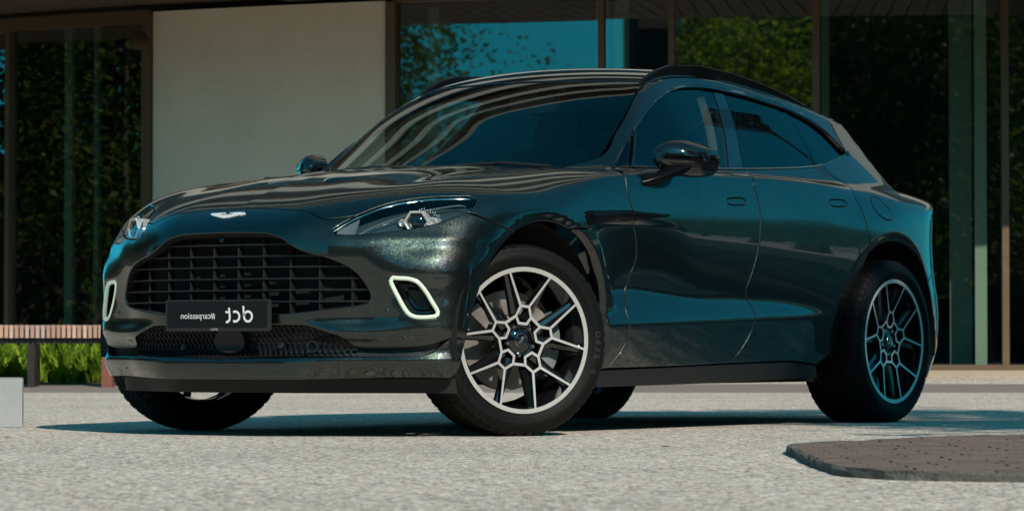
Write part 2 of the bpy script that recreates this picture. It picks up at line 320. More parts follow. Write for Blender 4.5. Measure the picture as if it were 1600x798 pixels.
 'sensors': [(0.6716,0.6990,0.5049),(0.4453,0.9383,0.4875),(0.8007,0.2643,0.3688),(0.8037,-0.2397,0.3649),(0.7754,0.4069,0.3636)],
 'camera_dot': [(0.8533,-0.0216,0.8124)],
 'projector': [(0.5410,0.7517,0.8823)],
}

# ---------------------------------------------------------------------------
# helpers
# ---------------------------------------------------------------------------
COL = scene.collection
def tag(o, label=None, cat=None, group=None, kind=None):
    if label: o['label'] = label
    if cat: o['category'] = cat
    if group: o['group'] = group
    if kind: o['kind'] = kind
    return o
def empty(name, loc=(0, 0, 0), rz=0, parent=None):
    o = bpy.data.objects.new(name, None); COL.objects.link(o)
    o.location = loc; o.rotation_euler = (0, 0, rz); o.empty_display_size = .2
    if parent: o.parent = parent
    return o
def link(name, me, parent=None, loc=None, rot=None):
    o = bpy.data.objects.new(name, me); COL.objects.link(o)
    if parent: o.parent = parent
    if loc is not None: o.location = loc
    if rot is not None: o.rotation_euler = rot
    return o
def mesh(name, V, F, mats, N=None, mi=None, smooth=True):
    me = bpy.data.meshes.new(name)
    me.from_pydata([tuple(map(float, v)) for v in V], [], [tuple(map(int, f)) for f in F])
    for m in (mats if isinstance(mats, (list, tuple)) else [mats]): me.materials.append(m)
    if mi is not None: me.polygons.foreach_set('material_index', np.asarray(mi, np.int32))
    me.polygons.foreach_set('use_smooth', np.full(len(me.polygons), bool(smooth)))
    if N is not None:
        me.normals_split_custom_set_from_vertices([tuple(map(float, n)) for n in N])
    me.update()
    return me
def obj(name, V, F, mats, parent=None, N=None, mi=None, smooth=True, loc=None, rot=None):
    return link(name, mesh(name, V, F, mats, N, mi, smooth), parent, loc, rot)
class MB:
    """collects simple solids into one mesh"""
    def __init__(s): s.V = []; s.F = []; s.M = []; s.cur = 0
    def add(s, V, F):
        b = len(s.V); s.V += [tuple(v) for v in V]; s.F += [tuple(b + i for i in f) for f in F]; s.M += [s.cur] * len(F)
        return s
    def box(s, c, d, R=None, taper=1.0):
        """centre c, full sizes d, optional rotation matrix"""
        hx, hy, hz = d[0] / 2, d[1] / 2, d[2] / 2
        P = []
        for z, t in ((-hz, 1.0), (hz, taper)):
            P += [(-hx * t, -hy * t, z), (hx * t, -hy * t, z), (hx * t, hy * t, z), (-hx * t, hy * t, z)]
        if R is not None: P = [tuple(R @ Vector(p)) for p in P]
        P = [(p[0] + c[0], p[1] + c[1], p[2] + c[2]) for p in P]
        return s.add(P, [(3, 2, 1, 0), (4, 5, 6, 7), (0, 1, 5, 4), (1, 2, 6, 5), (2, 3, 7, 6), (3, 0, 4, 7)])
    def tube(s, pts, r, n=8, closed=False, caps=True, sc=(1, 1), up=None):
        pts = [Vector(p) for p in pts]; L = len(pts)
        rr = r if isinstance(r, (list, tuple)) else [r] * L
        rings = []; last = None
        for i, p in enumerate(pts):
            if closed: t = pts[(i + 1) % L] - pts[i - 1]
            else: t = pts[min(i + 1, L - 1)] - pts[max(i - 1, 0)]
            t.normalize()
            if last is None or up is not None:
                a = Vector(up) if up is not None else (Vector((0, 0, 1)) if abs(t.z) < .9 else Vector((1, 0, 0)))
            else: a = last
            e1 = a - t * a.dot(t)
            if e1.length < 1e-6: e1 = t.orthogonal()
            e1.normalize(); e2 = t.cross(e1); last = e1
            rings.append([p + e1 * (math.cos(2*math.pi*k/n) * rr[i] * sc[0]) + e2 * (math.sin(2*math.pi*k/n) * rr[i] * sc[1]) for k in range(n)])
        V = [tuple(v) for g in rings for v in g]; F = []
        for i in range(L if closed else L - 1):
            j = (i + 1) % L
            for k in range(n):
                F.append((i*n + k, i*n + (k+1) % n, j*n + (k+1) % n, j*n + k))
        if caps and not closed:
            F.append(tuple(range(n - 1, -1, -1))); F.append(tuple((L - 1) * n + k for k in range(n)))
        return s.add(V, F)
    def lathe(s, prof, n=32, axis='y', c=(0, 0, 0), close=False, a0=0, a1=2 * math.pi):
        full = abs(a1 - a0 - 2 * math.pi) < 1e-6
        m = n if full else n + 1
        V = []
        for k in range(m):
            a = a0 + (a1 - a0) * k / n
            for (rad, h) in prof:
                if axis == 'y': V.append((c[0] + rad * math.sin(a), c[1] + h, c[2] + rad * math.cos(a)))
                elif axis == 'z': V.append((c[0] + rad * math.cos(a), c[1] + rad * math.sin(a), c[2] + h))
                else: V.append((c[0] + h, c[1] + rad * math.cos(a), c[2] + rad * math.sin(a)))
        q = len(prof); F = []
        for k in range(n):
            kk = (k + 1) % m
            for i in range(q if close else q - 1):
                j = (i + 1) % q
                F.append((k*q + i, k*q + j, kk*q + j, kk*q + i))
        return s.add(V, F)
    def prism(s, poly, h0, h1, axis='z'):
        n = len(poly)
        def P(p, h): return (p[0], p[1], h) if axis == 'z' else ((p[0], h, p[1]) if axis == 'y' else (h, p[0], p[1]))
        V = [P(p, h0) for p in poly] + [P(p, h1) for p in poly]
        F = [tuple(range(n - 1, -1, -1)), tuple(range(n, 2 * n))] + [(i, (i+1) % n, n + (i+1) % n, n + i) for i in range(n)]
        return s.add(V, F)
    def build(s, name, mats, parent=None, smooth=False, loc=None, rot=None, recalc=True):
        me = s.mesh(name, mats, smooth, recalc)
        return link(name, me, parent, loc, rot)
    def mesh(s, name, mats, smooth=False, recalc=True):
        me = mesh(name, s.V, s.F, mats, None, s.M, smooth)
        if recalc:
            bm = bmesh.new(); bm.from_mesh(me); bmesh.ops.recalc_face_normals(bm, faces=bm.faces); bm.to_mesh(me); bm.free()
        if smooth:
            me.set_sharp_from_angle(angle=R_(smooth if smooth is not True else 40))
        return me
def copy_tree(o, parent=None):
    c = o.copy(); COL.objects.link(c)
    if parent: c.parent = parent
    for ch in list(o.children): copy_tree(ch, c)
    return c

# ---- curve and panel tools
def crom(P, step):
    """dense Catmull-Rom through the points P (k,n)"""
    P = np.asarray(P, float)
    if len(P) < 3:
        n = max(1, int(np.linalg.norm(P[-1] - P[0]) / step)); t = np.linspace(0, 1, n + 1)[:, None]
        return P[0] * (1 - t) + P[-1] * t
    Q = np.vstack([2 * P[0] - P[1], P, 2 * P[-1] - P[-2]])
    out = []
    for i in range(1, len(Q) - 2):
        p0, p1, p2, p3 = Q[i - 1], Q[i], Q[i + 1], Q[i + 2]
        t0 = 0; t1 = t0 + np.linalg.norm(p1 - p0) ** .5 + 1e-9; t2 = t1 + np.linalg.norm(p2 - p1) ** .5 + 1e-9; t3 = t2 + np.linalg.norm(p3 - p2) ** .5 + 1e-9
        n = max(1, int(math.ceil(np.linalg.norm(p2 - p1) / step)))
        for t in np.linspace(t1, t2, n, endpoint=False):
            A1 = (t1-t)/(t1-t0)*p0 + (t-t0)/(t1-t0)*p1; A2 = (t2-t)/(t2-t1)*p1 + (t-t1)/(t2-t1)*p2; A3 = (t3-t)/(t3-t2)*p2 + (t-t2)/(t3-t2)*p3
            B1 = (t2-t)/(t2-t0)*A1 + (t-t0)/(t2-t0)*A2; B2 = (t3-t)/(t3-t1)*A2 + (t-t1)/(t3-t1)*A3
            out.append((t2-t)/(t2-t1)*B1 + (t-t1)/(t2-t1)*B2)
    out.append(P[-1])
    return np.array(out)
def loop(segs, step):
    """closed loop from curve segments, each smoothed on its own"""
    out = []
    for s in segs:
        c = crom(s, step)
        if out and np.linalg.norm(out[-1] - c[0]) < step * .35: c = c[1:]
        out += list(c)
    if np.linalg.norm(out[0] - out[-1]) < step * .35: out = out[:-1]
    return np.array(out)
def inpoly(P, L):
    x, y = P[:, 0], P[:, 1]; r = np.zeros(len(P), bool)
    x1, y1 = L[:, 0], L[:, 1]; x2, y2 = np.roll(x1, -1), np.roll(y1, -1)
    for a, b, c, d in zip(x1, y1, x2, y2):
        if b == d: continue
        m = ((b > y) != (d > y)) & (x < (c - a) * (y - b) / (d - b) + a)
        r ^= m
    return r
XC = -0.1                                  # axis used to unroll the front end
def to_side(P): P = np.asarray(P); return P[:, [0, 2]]
def to_front(P): P = np.asarray(P); return np.stack([np.arctan2(P[:, 1], P[:, 0] - XC) * .9, P[:, 2]], 1)
def to_top(P): P = np.asarray(P); return np.stack([P[:, 0], np.arctan2(P[:, 1], P[:, 2] - .3) * .9], 1)
def rays_side(A):
    n = len(A); return np.stack([A[:, 0], np.full(n, 1.4), A[:, 1]], 1), np.tile([0., -1, 0], (n, 1)), 0, 1.35
def rays_front(A):
    p = A[:, 0] / .9; D = -np.stack([np.cos(p), np.sin(p), 0 * p], 1)
    O = np.stack([np.full(len(A), XC), 0 * p, A[:, 1]], 1) - D * 1.6
    return O, D, 0, 1.5
def rays_top(A):
    p = A[:, 1] / .9; D = -np.stack([0 * p, np.sin(p), np.cos(p)], 1)
    O = np.stack([A[:, 0], 0 * p, np.full(len(A), .3)], 1) - D * 1.7
    return O, D, 0, 1.6
XR = -2.9
def to_rear(P): P = np.asarray(P); return np.stack([np.arctan2(P[:, 1], -(P[:, 0] - XR)) * .9, P[:, 2]], 1)
def rays_rear(A):
    p = A[:, 0] / .9; D = -np.stack([-np.cos(p), np.sin(p), 0 * p], 1)
    O = np.stack([np.full(len(A), XR), 0 * p, A[:, 1]], 1) - D * 1.8
    return O, D, 0, 1.7
RAYS = {'side': rays_side, 'front': rays_front, 'top': rays_top, 'rear': rays_rear}
TO = {'side': to_side, 'front': to_front, 'top': to_top, 'rear': to_rear}

def cut_panel(loops, proj, res=.018, gap=.0018, bev=.004, depth=.03, sink=0.0, cabin=True):
    """triangulate the area of loops[0] minus the other loops on the body surface,
    round its edges and turn them in.  Returns vertices, faces, normals, rim-face flags."""
    rays = RAYS[proj]
    pts = []; edges = []; lens = []
    for L in loops:
        b = len(pts); n = len(L); pts += [tuple(p) for p in L]; edges += [(b + i, b + (i + 1) % n) for i in range(n)]; lens.append(n)
    B = np.array(pts)
    lo = B.min(0); hi = B.max(0)
    gx = np.arange(lo[0], hi[0], res); gy = np.arange(lo[1], hi[1], res * .87)
    X, Y = np.meshgrid(gx, gy); X = X + (np.arange(len(gy)) % 2)[:, None] * res * .5
    G = np.stack([X.ravel(), Y.ravel()], 1)
    m = inpoly(G, np.array(loops[0]))
    for L in loops[1:]: m &= ~inpoly(G, np.array(L))
    G = G[m]
    if len(G):
        d = np.full(len(G), 9.0)
        for k in range(0, len(B), 64):
            dd = np.sqrt(((G[:, None, :] - B[None, k:k + 64, :]) ** 2).sum(2)).min(1); d = np.minimum(d, dd)
        G = G[d > res * .6]
    A = np.vstack([B, G]) if len(G) else B
    v2, e2, f2, ov, oe, of = delaunay_2d_cdt([Vector(p) for p in A], edges, [], 0, 1e-7)
    V2 = np.array([tuple(v) for v in v2]); F = np.array([tuple(f) for f in f2])
    cen = V2[F].mean(1)
    keep = inpoly(cen, np.array(loops[0]))
    for L in loops[1:]: keep &= ~inpoly(cen, np.array(L))
    F = F[keep]
    used = np.unique(F); rem = -np.ones(len(V2), int); rem[used] = np.arange(len(used)); F = rem[F]; V2 = V2[used]
    O, D, t0, t1 = rays(V2)
    P, ok = march(O, D, t0, t1, 90, cabin)
    N = body_n(P, cabin)
    flip = (N * D).sum(1) > 0; N[flip] *= -1
    # face orientation
    a, b, c = P[F[:, 0]], P[F[:, 1]], P[F[:, 2]]
    fn = np.cross(b - a, c - a); w = (fn * N[F[:, 0]]).sum(1) < 0
    F[w] = F[w][:, ::-1]
    # boundary edges, oriented
    ed = {}
    for f in F:
        for i in range(3):
            ed[(f[i], f[(i + 1) % 3])] = 1
    bnd = [(i, j) for (i, j) in ed if (j, i) not in ed]
    nxt = {i: j for i, j in bnd}; prv = {j: i for i, j in bnd}
    ids = np.array(sorted(nxt))
    tg = np.array([P[nxt[i]] - P[prv.get(i, i)] for i in ids]); tg /= np.maximum(np.linalg.norm(tg, axis=1, keepdims=True), 1e-9)
    out = np.cross(tg, N[ids]); out /= np.maximum(np.linalg.norm(out, axis=1, keepdims=True), 1e-9)
    edge = P[ids].copy()
    P = P - N * sink; edge = edge - N[ids] * sink
    P[ids] = edge - out * (gap + bev)
    n0 = len(P); k = len(ids); pos = {i: q for q, i in enumerate(ids)}
    ring1 = edge - out * gap - N[ids] * bev; ring2 = edge - out * gap - N[ids] * depth
    N1 = N[ids] * .35 + out; N1 /= np.linalg.norm(N1, axis=1, keepdims=True)
    Pall = np.vstack([P, ring1, ring1, ring2]); Nall = np.vstack([N, N1, out, out])
    faces = [tuple(f) for f in F]; flag = [0] * len(faces)
    for i, j in bnd:
        a, b = pos[i], pos[j]
        faces.append((j, i, n0 + a, n0 + b)); flag.append(0)
        faces.append((n0 + k + b, n0 + k + a, n0 + 2*k + a, n0 + 2*k + b)); flag.append(1)
    return Pall, faces, Nall, flag
def mirror_arrays(P, F, N):
    Q = P.copy(); Q[:, 1] *= -1; M = N.copy(); M[:, 1] *= -1
    return Q, [tuple(reversed(f)) for f in F], M
def panel_pair(name, loops, proj, mats, parent, both=True, **kw):
    P, F, N, fl = cut_panel(loops, proj, **kw)
    mi = [x if len(mats) > 1 else 0 for x in fl]
    o = [obj(name, P, F, mats, parent, N, mi)]
    if both:
        Q, G, M = mirror_arrays(P, F, N)
        o.append(obj(name, Q, G, mats, parent, M, mi))
    return o
def onto(A, proj, cabin=True):
    O, D, t0, t1 = RAYS[proj](np.asarray(A, float)); P, ok = march(O, D, t0, t1, 90, cabin)
    N = body_n(P, cabin); return P, N

# ---------------------------------------------------------------------------
# materials (all procedural)
# ---------------------------------------------------------------------------
M = {}
def newmat(name):
    m = bpy.data.materials.new(name); m.use_nodes = True; M[name] = m
    nt = m.node_tree; return m, nt, nt.nodes['Principled BSDF'], nt.nodes, nt.links
def simple(name, col, rough=.5, metal=0.0, spec=.5, coat=0.0, noise=0.0, nscale=20, bump=0.0, bscale=200, crough=.03):
    m, nt, b, N, L = newmat(name)
    b.inputs['Base Color'].default_value = (*col, 1); b.inputs['Roughness'].default_value = rough
    b.inputs['Metallic'].default_value = metal; b.inputs['Specular IOR Level'].default_value = spec
    b.inputs['Coat Weight'].default_value = coat; b.inputs['Coat Roughness'].default_value = crough
    tc = N.new('ShaderNodeTexCoord')
    if noise:
        n = N.new('ShaderNodeTexNoise'); n.inputs['Scale'].default_value = nscale; n.inputs['Detail'].default_value = 6
        L.new(tc.outputs['Object'], n.inputs['Vector'])
        r = N.new('ShaderNodeMixRGB'); r.blend_type = 'MIX'
        r.inputs[1].default_value = (*[c * (1 - noise) for c in col], 1); r.inputs[2].default_value = (*[min(1, c * (1 + noise)) for c in col], 1)
        L.new(n.outputs['Fac'], r.inputs[0]); L.new(r.outputs[0], b.inputs['Base Color'])
        rr = N.new('ShaderNodeMapRange'); rr.inputs['To Min'].default_value = max(0, rough - .08); rr.inputs['To Max'].default_value = min(1, rough + .08)
        L.new(n.outputs['Fac'], rr.inputs['Value']); L.new(rr.outputs[0], b.inputs['Roughness'])
    if bump:
        n2 = N.new('ShaderNodeTexNoise'); n2.inputs['Scale'].default_value = bscale; n2.inputs['Detail'].default_value = 4
        L.new(tc.outputs['Object'], n2.inputs['Vector'])
        bp = N.new('ShaderNodeBump'); bp.inputs['Strength'].default_value = bump; bp.inputs['Distance'].default_value = .01
        L.new(n2.outputs['Fac'], bp.inputs['Height']); L.new(bp.outputs[0], b.inputs['Normal'])
    return m
# car paint: dark green-teal metallic with visible flakes under clear coat
m, nt, b, N, L = newmat('paint')
tc = N.new('ShaderNodeTexCoord')
vo = N.new('ShaderNodeTexVoronoi'); vo.inputs['Scale'].default_value = 420; L.new(tc.outputs['Object'], vo.inputs['Vector'])
sub = N.new('ShaderNodeVectorMath'); sub.operation = 'SUBTRACT'; sub.inputs[1].default_value = (.5, .5, .5); L.new(vo.outputs['Color'], sub.inputs[0])
sc = N.new('ShaderNodeVectorMath'); sc.operation = 'SCALE'; sc.inputs['Scale'].default_value = .20; L.new(sub.outputs[0], sc.inputs[0])
ge = N.new('ShaderNodeNewGeometry')
ad = N.new('ShaderNodeVectorMath'); ad.operation = 'ADD'; L.new(ge.outputs['Normal'], ad.inputs[0]); L.new(sc.outputs[0], ad.inputs[1])
no = N.new('ShaderNodeVectorMath'); no.operation = 'NORMALIZE'; L.new(ad.outputs[0], no.inputs[0]); L.new(no.outputs[0], b.inputs['Normal'])
hs = N.new('ShaderNodeMixRGB'); hs.inputs[0].default_value = .05; hs.inputs[1].default_value = (.054, .062, .061, 1); L.new(vo.outputs['Color'], hs.inputs[2])
ml = N.new('ShaderNodeMixRGB'); ml.blend_type = 'MULTIPLY'; ml.inputs[0].default_value = 1; ml.inputs[2].default_value = (.44, .475, .45, 1); L.new(hs.outputs[0], ml.inputs[1])
L.new(ml.outputs[0], b.inputs['Base Color'])
b.inputs['Metallic'].default_value = 1.0; b.inputs['Roughness'].default_value = .35
b.inputs['Coat Weight'].default_value = 1; b.inputs['Coat Roughness'].default_value = .012; b.inputs['Coat IOR'].default_value = 1.56
simple('gloss_black', (.004, .004, .005), .06, spec=.55, coat=.6, crough=.01)
simple('satin_black', (.012, .012, .013), .38, noise=.25, nscale=40)
simple('plastic_black', (.009, .009, .009), .55, spec=.3, noise=.3, nscale=60, bump=.15, bscale=900)
simple('void_black', (.003, .003, .003), .9)
simple('rubber', (.0042, .0042, .0044), .6, spec=.13, noise=.25, nscale=14, bump=.08, bscale=500)
simple('machined', (.66, .65, .63), .30, metal=.55, noise=.06, nscale=60)
simple('wheel_black', (.006, .006, .007), .10, coat=.8, crough=.02)
simple('chrome', (.80, .82, .83), .08, metal=1)
simple('silver', (.55, .57, .58), .28, metal=1)
simple('disc_steel', (.26, .24, .22), .5, metal=.8, noise=.12, nscale=30)
simple('caliper_grey', (.16, .18, .19), .38, noise=.15, nscale=30)
simple('white_print', (.80, .82, .82), .5)
simple('grey_print', (.42, .42, .41), .55)
simple('plate_black', (.008, .008, .009), .55, spec=.2, noise=.15, nscale=12)
simple('plate_frame', (.022, .023, .023), .5, spec=.3, noise=.15, nscale=20)
simple('leather', (.055, .052, .050), .5, noise=.3, nscale=12, bump=.1, bscale=300)
simple('trim_grey', (.05, .05, .052), .6, noise=.2, nscale=20)
simple('lamp_dark', (.045, .075, .083), .25, metal=.5, spec=.6)
simple('tail_red', (.16, .004, .006), .15, coat=1)
def thin_glass(name, tint, ior=1.5, col=(1, 1, 1), rough=0.0, wob=0.0):
    m = bpy.data.materials.new(name); m.use_nodes = True; M[name] = m
    nt = m.node_tree; N = nt.nodes; L = nt.links; N.clear()
    o = N.new('ShaderNodeOutputMaterial'); mx = N.new('ShaderNodeMixShader'); tr = N.new('ShaderNodeBsdfTransparent'); gl = N.new('ShaderNodeBsdfGlossy')
    fr = N.new('ShaderNodeFresnel')
    # a thin sheet reflects alike from both sides
    ge = N.new('ShaderNodeNewGeometry'); ma = N.new('ShaderNodeMath'); ma.operation = 'MULTIPLY_ADD'; ma.inputs[1].default_value = -2; ma.inputs[2].default_value = 1
    pw = N.new('ShaderNodeMath'); pw.operation = 'POWER'; pw.inputs[0].default_value = ior
    L.new(ge.outputs['Backfacing'], ma.inputs[0]); L.new(ma.outputs[0], pw.inputs[1]); L.new(pw.outputs[0], fr.inputs['IOR'])
    tr.inputs[0].default_value = (*tint, 1); gl.inputs[0].default_value = (*col, 1); gl.inputs['Roughness'].default_value = rough
    if wob:
        tc = N.new('ShaderNodeTexCoord'); n = N.new('ShaderNodeTexNoise'); n.inputs['Scale'].default_value = .55; n.inputs['Detail'].default_value = 1
        L.new(tc.outputs['Object'], n.inputs['Vector'])
        bp = N.new('ShaderNodeBump'); bp.inputs['Strength'].default_value = wob; bp.inputs['Distance'].default_value = .02
        L.new(n.outputs['Fac'], bp.inputs['Height']); L.new(bp.outputs[0], gl.inputs['Normal'])
    L.new(fr.outputs[0], mx.inputs[0]); L.new(tr.outputs[0], mx.inputs[1]); L.new(gl.outputs[0], mx.inputs[2]); L.new(mx.outputs[0], o.inputs[0])
    return m
thin_glass('windscreen_glass', (.74, .80, .78), 1.52)
thin_glass('side_glass', (.66, .74, .72), 1.52)
thin_glass('privacy_glass', (.06, .08, .08), 1.52)
thin_glass('lamp_glass', (.93, .95, .95), 1.45)
thin_glass('building_glass', (.62, .72, .66), 2.5, wob=.05, rough=.014)
thin_glass('upper_glass', (.10, .12, .12), 2.0)
m, nt, b, N, L = newmat('daylight_lamp')
b.inputs['Base Color'].default_value = (.50, .56, .46, 1); b.inputs['Roughness'].default_value = .22
b.inputs['Emission Color'].default_value = (.80, 1.0, .78, 1); b.inputs['Emission Strength'].default_value = .22

simple('badge_silver', (.78, .80, .80), .32, metal=.35)
simple('lamp_silver', (.20, .23, .24), .3, metal=.8)
simple('vane_grey', (.004, .0045, .005), .4, spec=.4)

simple('rail_black', (.0025, .0025, .003), .3, spec=.10)
# ---------------------------------------------------------------------------
# THE CAR
# ---------------------------------------------------------------------------
car = empty('car')
tag(car, 'dark teal metallic luxury crossover with black grille parked on the pale paving', 'car')
PAINT = [M['paint'], M['void_black']]
def E3(n, a=None, b=None, rev=False):
    s = E_[n][a:b]
    return [np.array(p) for p in (s[::-1] if rev else s)]
def seg(proj, pts): return TO[proj](np.array(pts, float))
def mir(loopsegs):
    """left half segments (centre front -> centre rear) closed with their mirror image"""
    return loopsegs + [np.array([(p[0], -p[1]) for p in s])[::-1] if True else s for s in loopsegs[::-1]]
def mir_y(segs3):
    return segs3 + [[np.array((p[0], -p[1], p[2])) for p in s][::-1] for s in segs3[::-1]]

# ---- bonnet (clamshell, reaches down to the front wheel arches)
bonF_half = [np.array((.738, 0, .9245))] + [p for p in E3('bonF') if p[1] > .05]
b_segs = [bonF_half, E3('hlTop', 2), E3('hlBot', 7, None, True), E3('bumpcut'), E3('archF', 0, 6), E3('wingcut'),
          [E3('wingcut')[1], E3('ventedge')[1], E3('ventedge')[0]], [E3('ventedge')[0], E3('doorA')[3]], E3('doorA', 0, 4, True),
          [E3('doorA')[0], np.array((-.74, .80, 1.135)), np.array((-.62, .60, 1.145)), np.array((-.52, .3, 1.152)), np.array((-.49, 0, 1.155))]]
bl = loop([seg('top', s) for s in mir_y(b_segs)], .014)
bonnet = panel_pair('bonnet', [bl], 'top', PAINT, car, both=False, res=.0125, cabin=False)[0]

# ---- bonnet vents
va = E3('vent'); vb = E3('ventb')
vl = loop([seg('top', va), seg('top', [va[-1], vb[-1]]), seg('top', vb[::-1]), seg('top', [vb[0], va[0]])], .012)
P, F, N, fl = cut_panel([vl], 'top', res=.014, gap=0, bev=.002, depth=.01, sink=-.0012, cabin=False)
vn = [obj('bonnet_vent', P, F, [M['gloss_black']], car, N)]; Q = mirror_arrays(P, F, N); vn.append(obj('bonnet_vent', Q[0], Q[1], [M['gloss_black']], car, Q[2]))
P, N = onto(crom(seg('top', va), .009), 'top', False); P = P + N * .0015
for s_, ob in ((1, vn[0]), (-1, vn[1])):
    m = MB()
    for p in P[4:]: m.box((p[0], p[1] * s_, p[2]), (.004, .004, .004), Matrix.Rotation(.7, 3, 'Z'))
    m.build('mesh_studs', M['silver'], ob)

# ---- front bumper with grille, lamp and intake openings
grille_half = [p for p in E3('grille')]
grille_half[0] = np.array((.857, 0, .8235)); grille_half[-1] = np.array((.855, 0, .502))
gl_ = loop([seg('front', s) for s in [grille_half[:18], grille_half[17:]]] + [seg('front', [p * [1, -1, 1] for p in s][::-1]) for s in [grille_half[17:], grille_half[:18]]], .012)
drl_l = loop([seg('front', E3('drl'))], .008)
drl_r = drl_l * [-1, 1]
intake = E3('intake'); intake[0] = np.array((.85, 0, .4575))
bp_segs = [bonF_half, E3('hlTop', 0, 3, True), E3('hlBot', 0, 8), E3('bumpcut'), E3('archFf', 0, 8), [E3('archFf')[7], intake[-1]], intake[::-1]]
bpl = loop([seg('front', s) for s in mir_y(bp_segs)], .012)
bumper = panel_pair('front_bumper', [bpl, gl_, drl_l, drl_r], 'front', PAINT, car, both=False, res=.0135, depth=.045, bev=.004)[0]

# ---- splitter under the intake
liptop = E3('liptop'); liptop[0] = np.array((.85, 0, .3175))
lipbot = E3('lipbot'); lipbot[0] = np.array((.84, 0, .228))
sp_segs = [liptop, E3('archFf', 7), lipbot[::-1]]
spl = loop([seg('front', s) for s in mir_y(sp_segs)], .012)
splitter = panel_pair('front_splitter', [spl], 'front', [M['paint'], M['satin_black']], car, both=False, res=.012, depth=.10, bev=.005)[0]

# ---- lower intake: backing, honeycomb, radar cover, sensors
bk_segs = [[p for p in intake], [intake[-1], liptop[-1]], liptop[::-1]]
bkl = loop([seg('front', s) for s in mir_y(bk_segs)], .02)
low = empty('lower_grille', parent=car)
P, F, N, fl = cut_panel([bkl], 'front', res=.02, gap=-.008, depth=.02, sink=.035)
obj('intake_backing', P, F, [M['satin_black']], low, N)
def hexmesh():
    V = []; Fc = []
    s = .0135
    segs = set()
    for i in range(-40, 41):
        for j in range(-1, 9):
            cx = i * s * math.sqrt(3) + (j % 2) * s * math.sqrt(3) / 2; cz = .325 + j * 1.5 * s
            for k in range(6):
                a0 = R_(60 * k + 30); a1 = R_(60 * k + 90)
                p = (round(cx + s * math.cos(a0), 4), round(cz + s * math.sin(a0), 4)); q = (round(cx + s * math.cos(a1), 4), round(cz + s * math.sin(a1), 4))
                segs.add(tuple(sorted((p, q))))
    segs = sorted(segs)
    mid = np.array([((a[0] + b[0]) / 2, (a[1] + b[1]) / 2) for a, b in segs])
    ok = inpoly(mid, bkl) & (np.abs(mid[:, 0]) < .56)
    pts = sorted({p for (a, b), o in zip(segs, ok) if o for p in (a, b)})
    ix = {p: i for i, p in enumerate(pts)}
    P3, N3 = onto(np.array(pts), 'front')
    P3 = P3 - N3 * .012
    for (a, b), o in zip(segs, ok):
        if not o: continue
        A, B, n = P3[ix[a]], P3[ix[b]], N3[ix[a]]
        t = B - A; t /= np.linalg.norm(t); w = np.cross(t, n) * .0016; d = -n * .009
        k = len(V); V += [A + w, A - w, B - w, B + w, A + w + d, A - w + d, B - w + d, B + w + d]
        Fc += [(k, k+1, k+2, k+3), (k, k+3, k+7, k+4), (k+1, k+5, k+6, k+2)]
    return V, Fc
hv, hf = hexmesh()
o = obj('honeycomb', hv, hf, M['plastic_black'], low, smooth=False); tag(o, kind='stuff')
rad = loop([seg('front', E3('radar') + [E3('radar')[0]])], .012)
P, F, N, fl = cut_panel([rad], 'front', res=.012, gap=0, bev=.003, depth=.012, sink=-.004)
obj('radar_cover', P, F, [M['plate_frame']], low, N)
def disc_on(p3, r, mat, name, parent, proj='front', h=.003, ring=False):
    P, N = onto(TO[proj](np.array([p3])), proj); p, n = Vector(P[0]), Vector(N[0])
    q = n.to_track_quat('Z', 'Y').to_matrix().to_4x4(); q.translation = p
    m = MB()
    if ring: m.lathe([(r*.72, -.004), (r*.78, h), (r, h), (r*1.05, -.004)], 20, 'z')
    else: m.lathe([(0.0001, h), (r*.8, h), (r, h*.5), (r*1.05, -.004)], 20, 'z')
    ob = m.build(name, mat, parent, smooth=True); ob.matrix_local = q; return ob
for i, (p, r) in enumerate(zip(E3('sensors'), (.010, .009, .013, .013, .024))):
    a = car if i < 2 else low
    disc_on(p, r, M['paint'] if i < 2 else M['satin_black'], 'parking_sensor', a, ring=(i == 4))
    if i < 2: disc_on(p * [1, -1, 1], r, M['paint'], 'parking_sensor', a)

# ---- main grille: bars and vanes behind the opening
gr = empty('grille', parent=car)
gpoly = np.array([(p[1], p[2]) for p in grille_half])
gfull = np.vstack([gpoly, gpoly[::-1] * [-1, 1]])
def surf_x(y, z):
    return front(np.abs(np.atleast_1d(np.asarray(y, float))), np.atleast_1d(np.asarray(z, float)))
def gx(y):      # plan line the grille follows
    return C_y(np.abs(np.atleast_1d(np.asarray(y, float)))) - .012
for z in (.775, .728, .684, .637, .591, .545):
    ys = np.linspace(-.75, .75, 151); ins = inpoly(np.stack([ys, 0 * ys + z], 1), gfull)
    ys = ys[ins]; ys = np.linspace(ys[0] - .01, ys[-1] + .01, 41)
    x = gx(ys) - .030
    m = MB(); V = []; 
    for a, b in zip(x, ys):
        V += [(a, b, z + .0022), (a - .004, b, z + .0042), (a - .022, b, z + .003), (a - .022, b, z - .003), (a - .004, b, z - .0042), (a, b, z - .0022)]
    Fq = [(i*6 + k, i*6 + (k+1) % 6, (i+1)*6 + (k+1) % 6, (i+1)*6 + k) for i in range(40) for k in range(6)]
    m.add(V, Fq); m.build('grille_bar', M['satin_black'], gr, smooth=True)
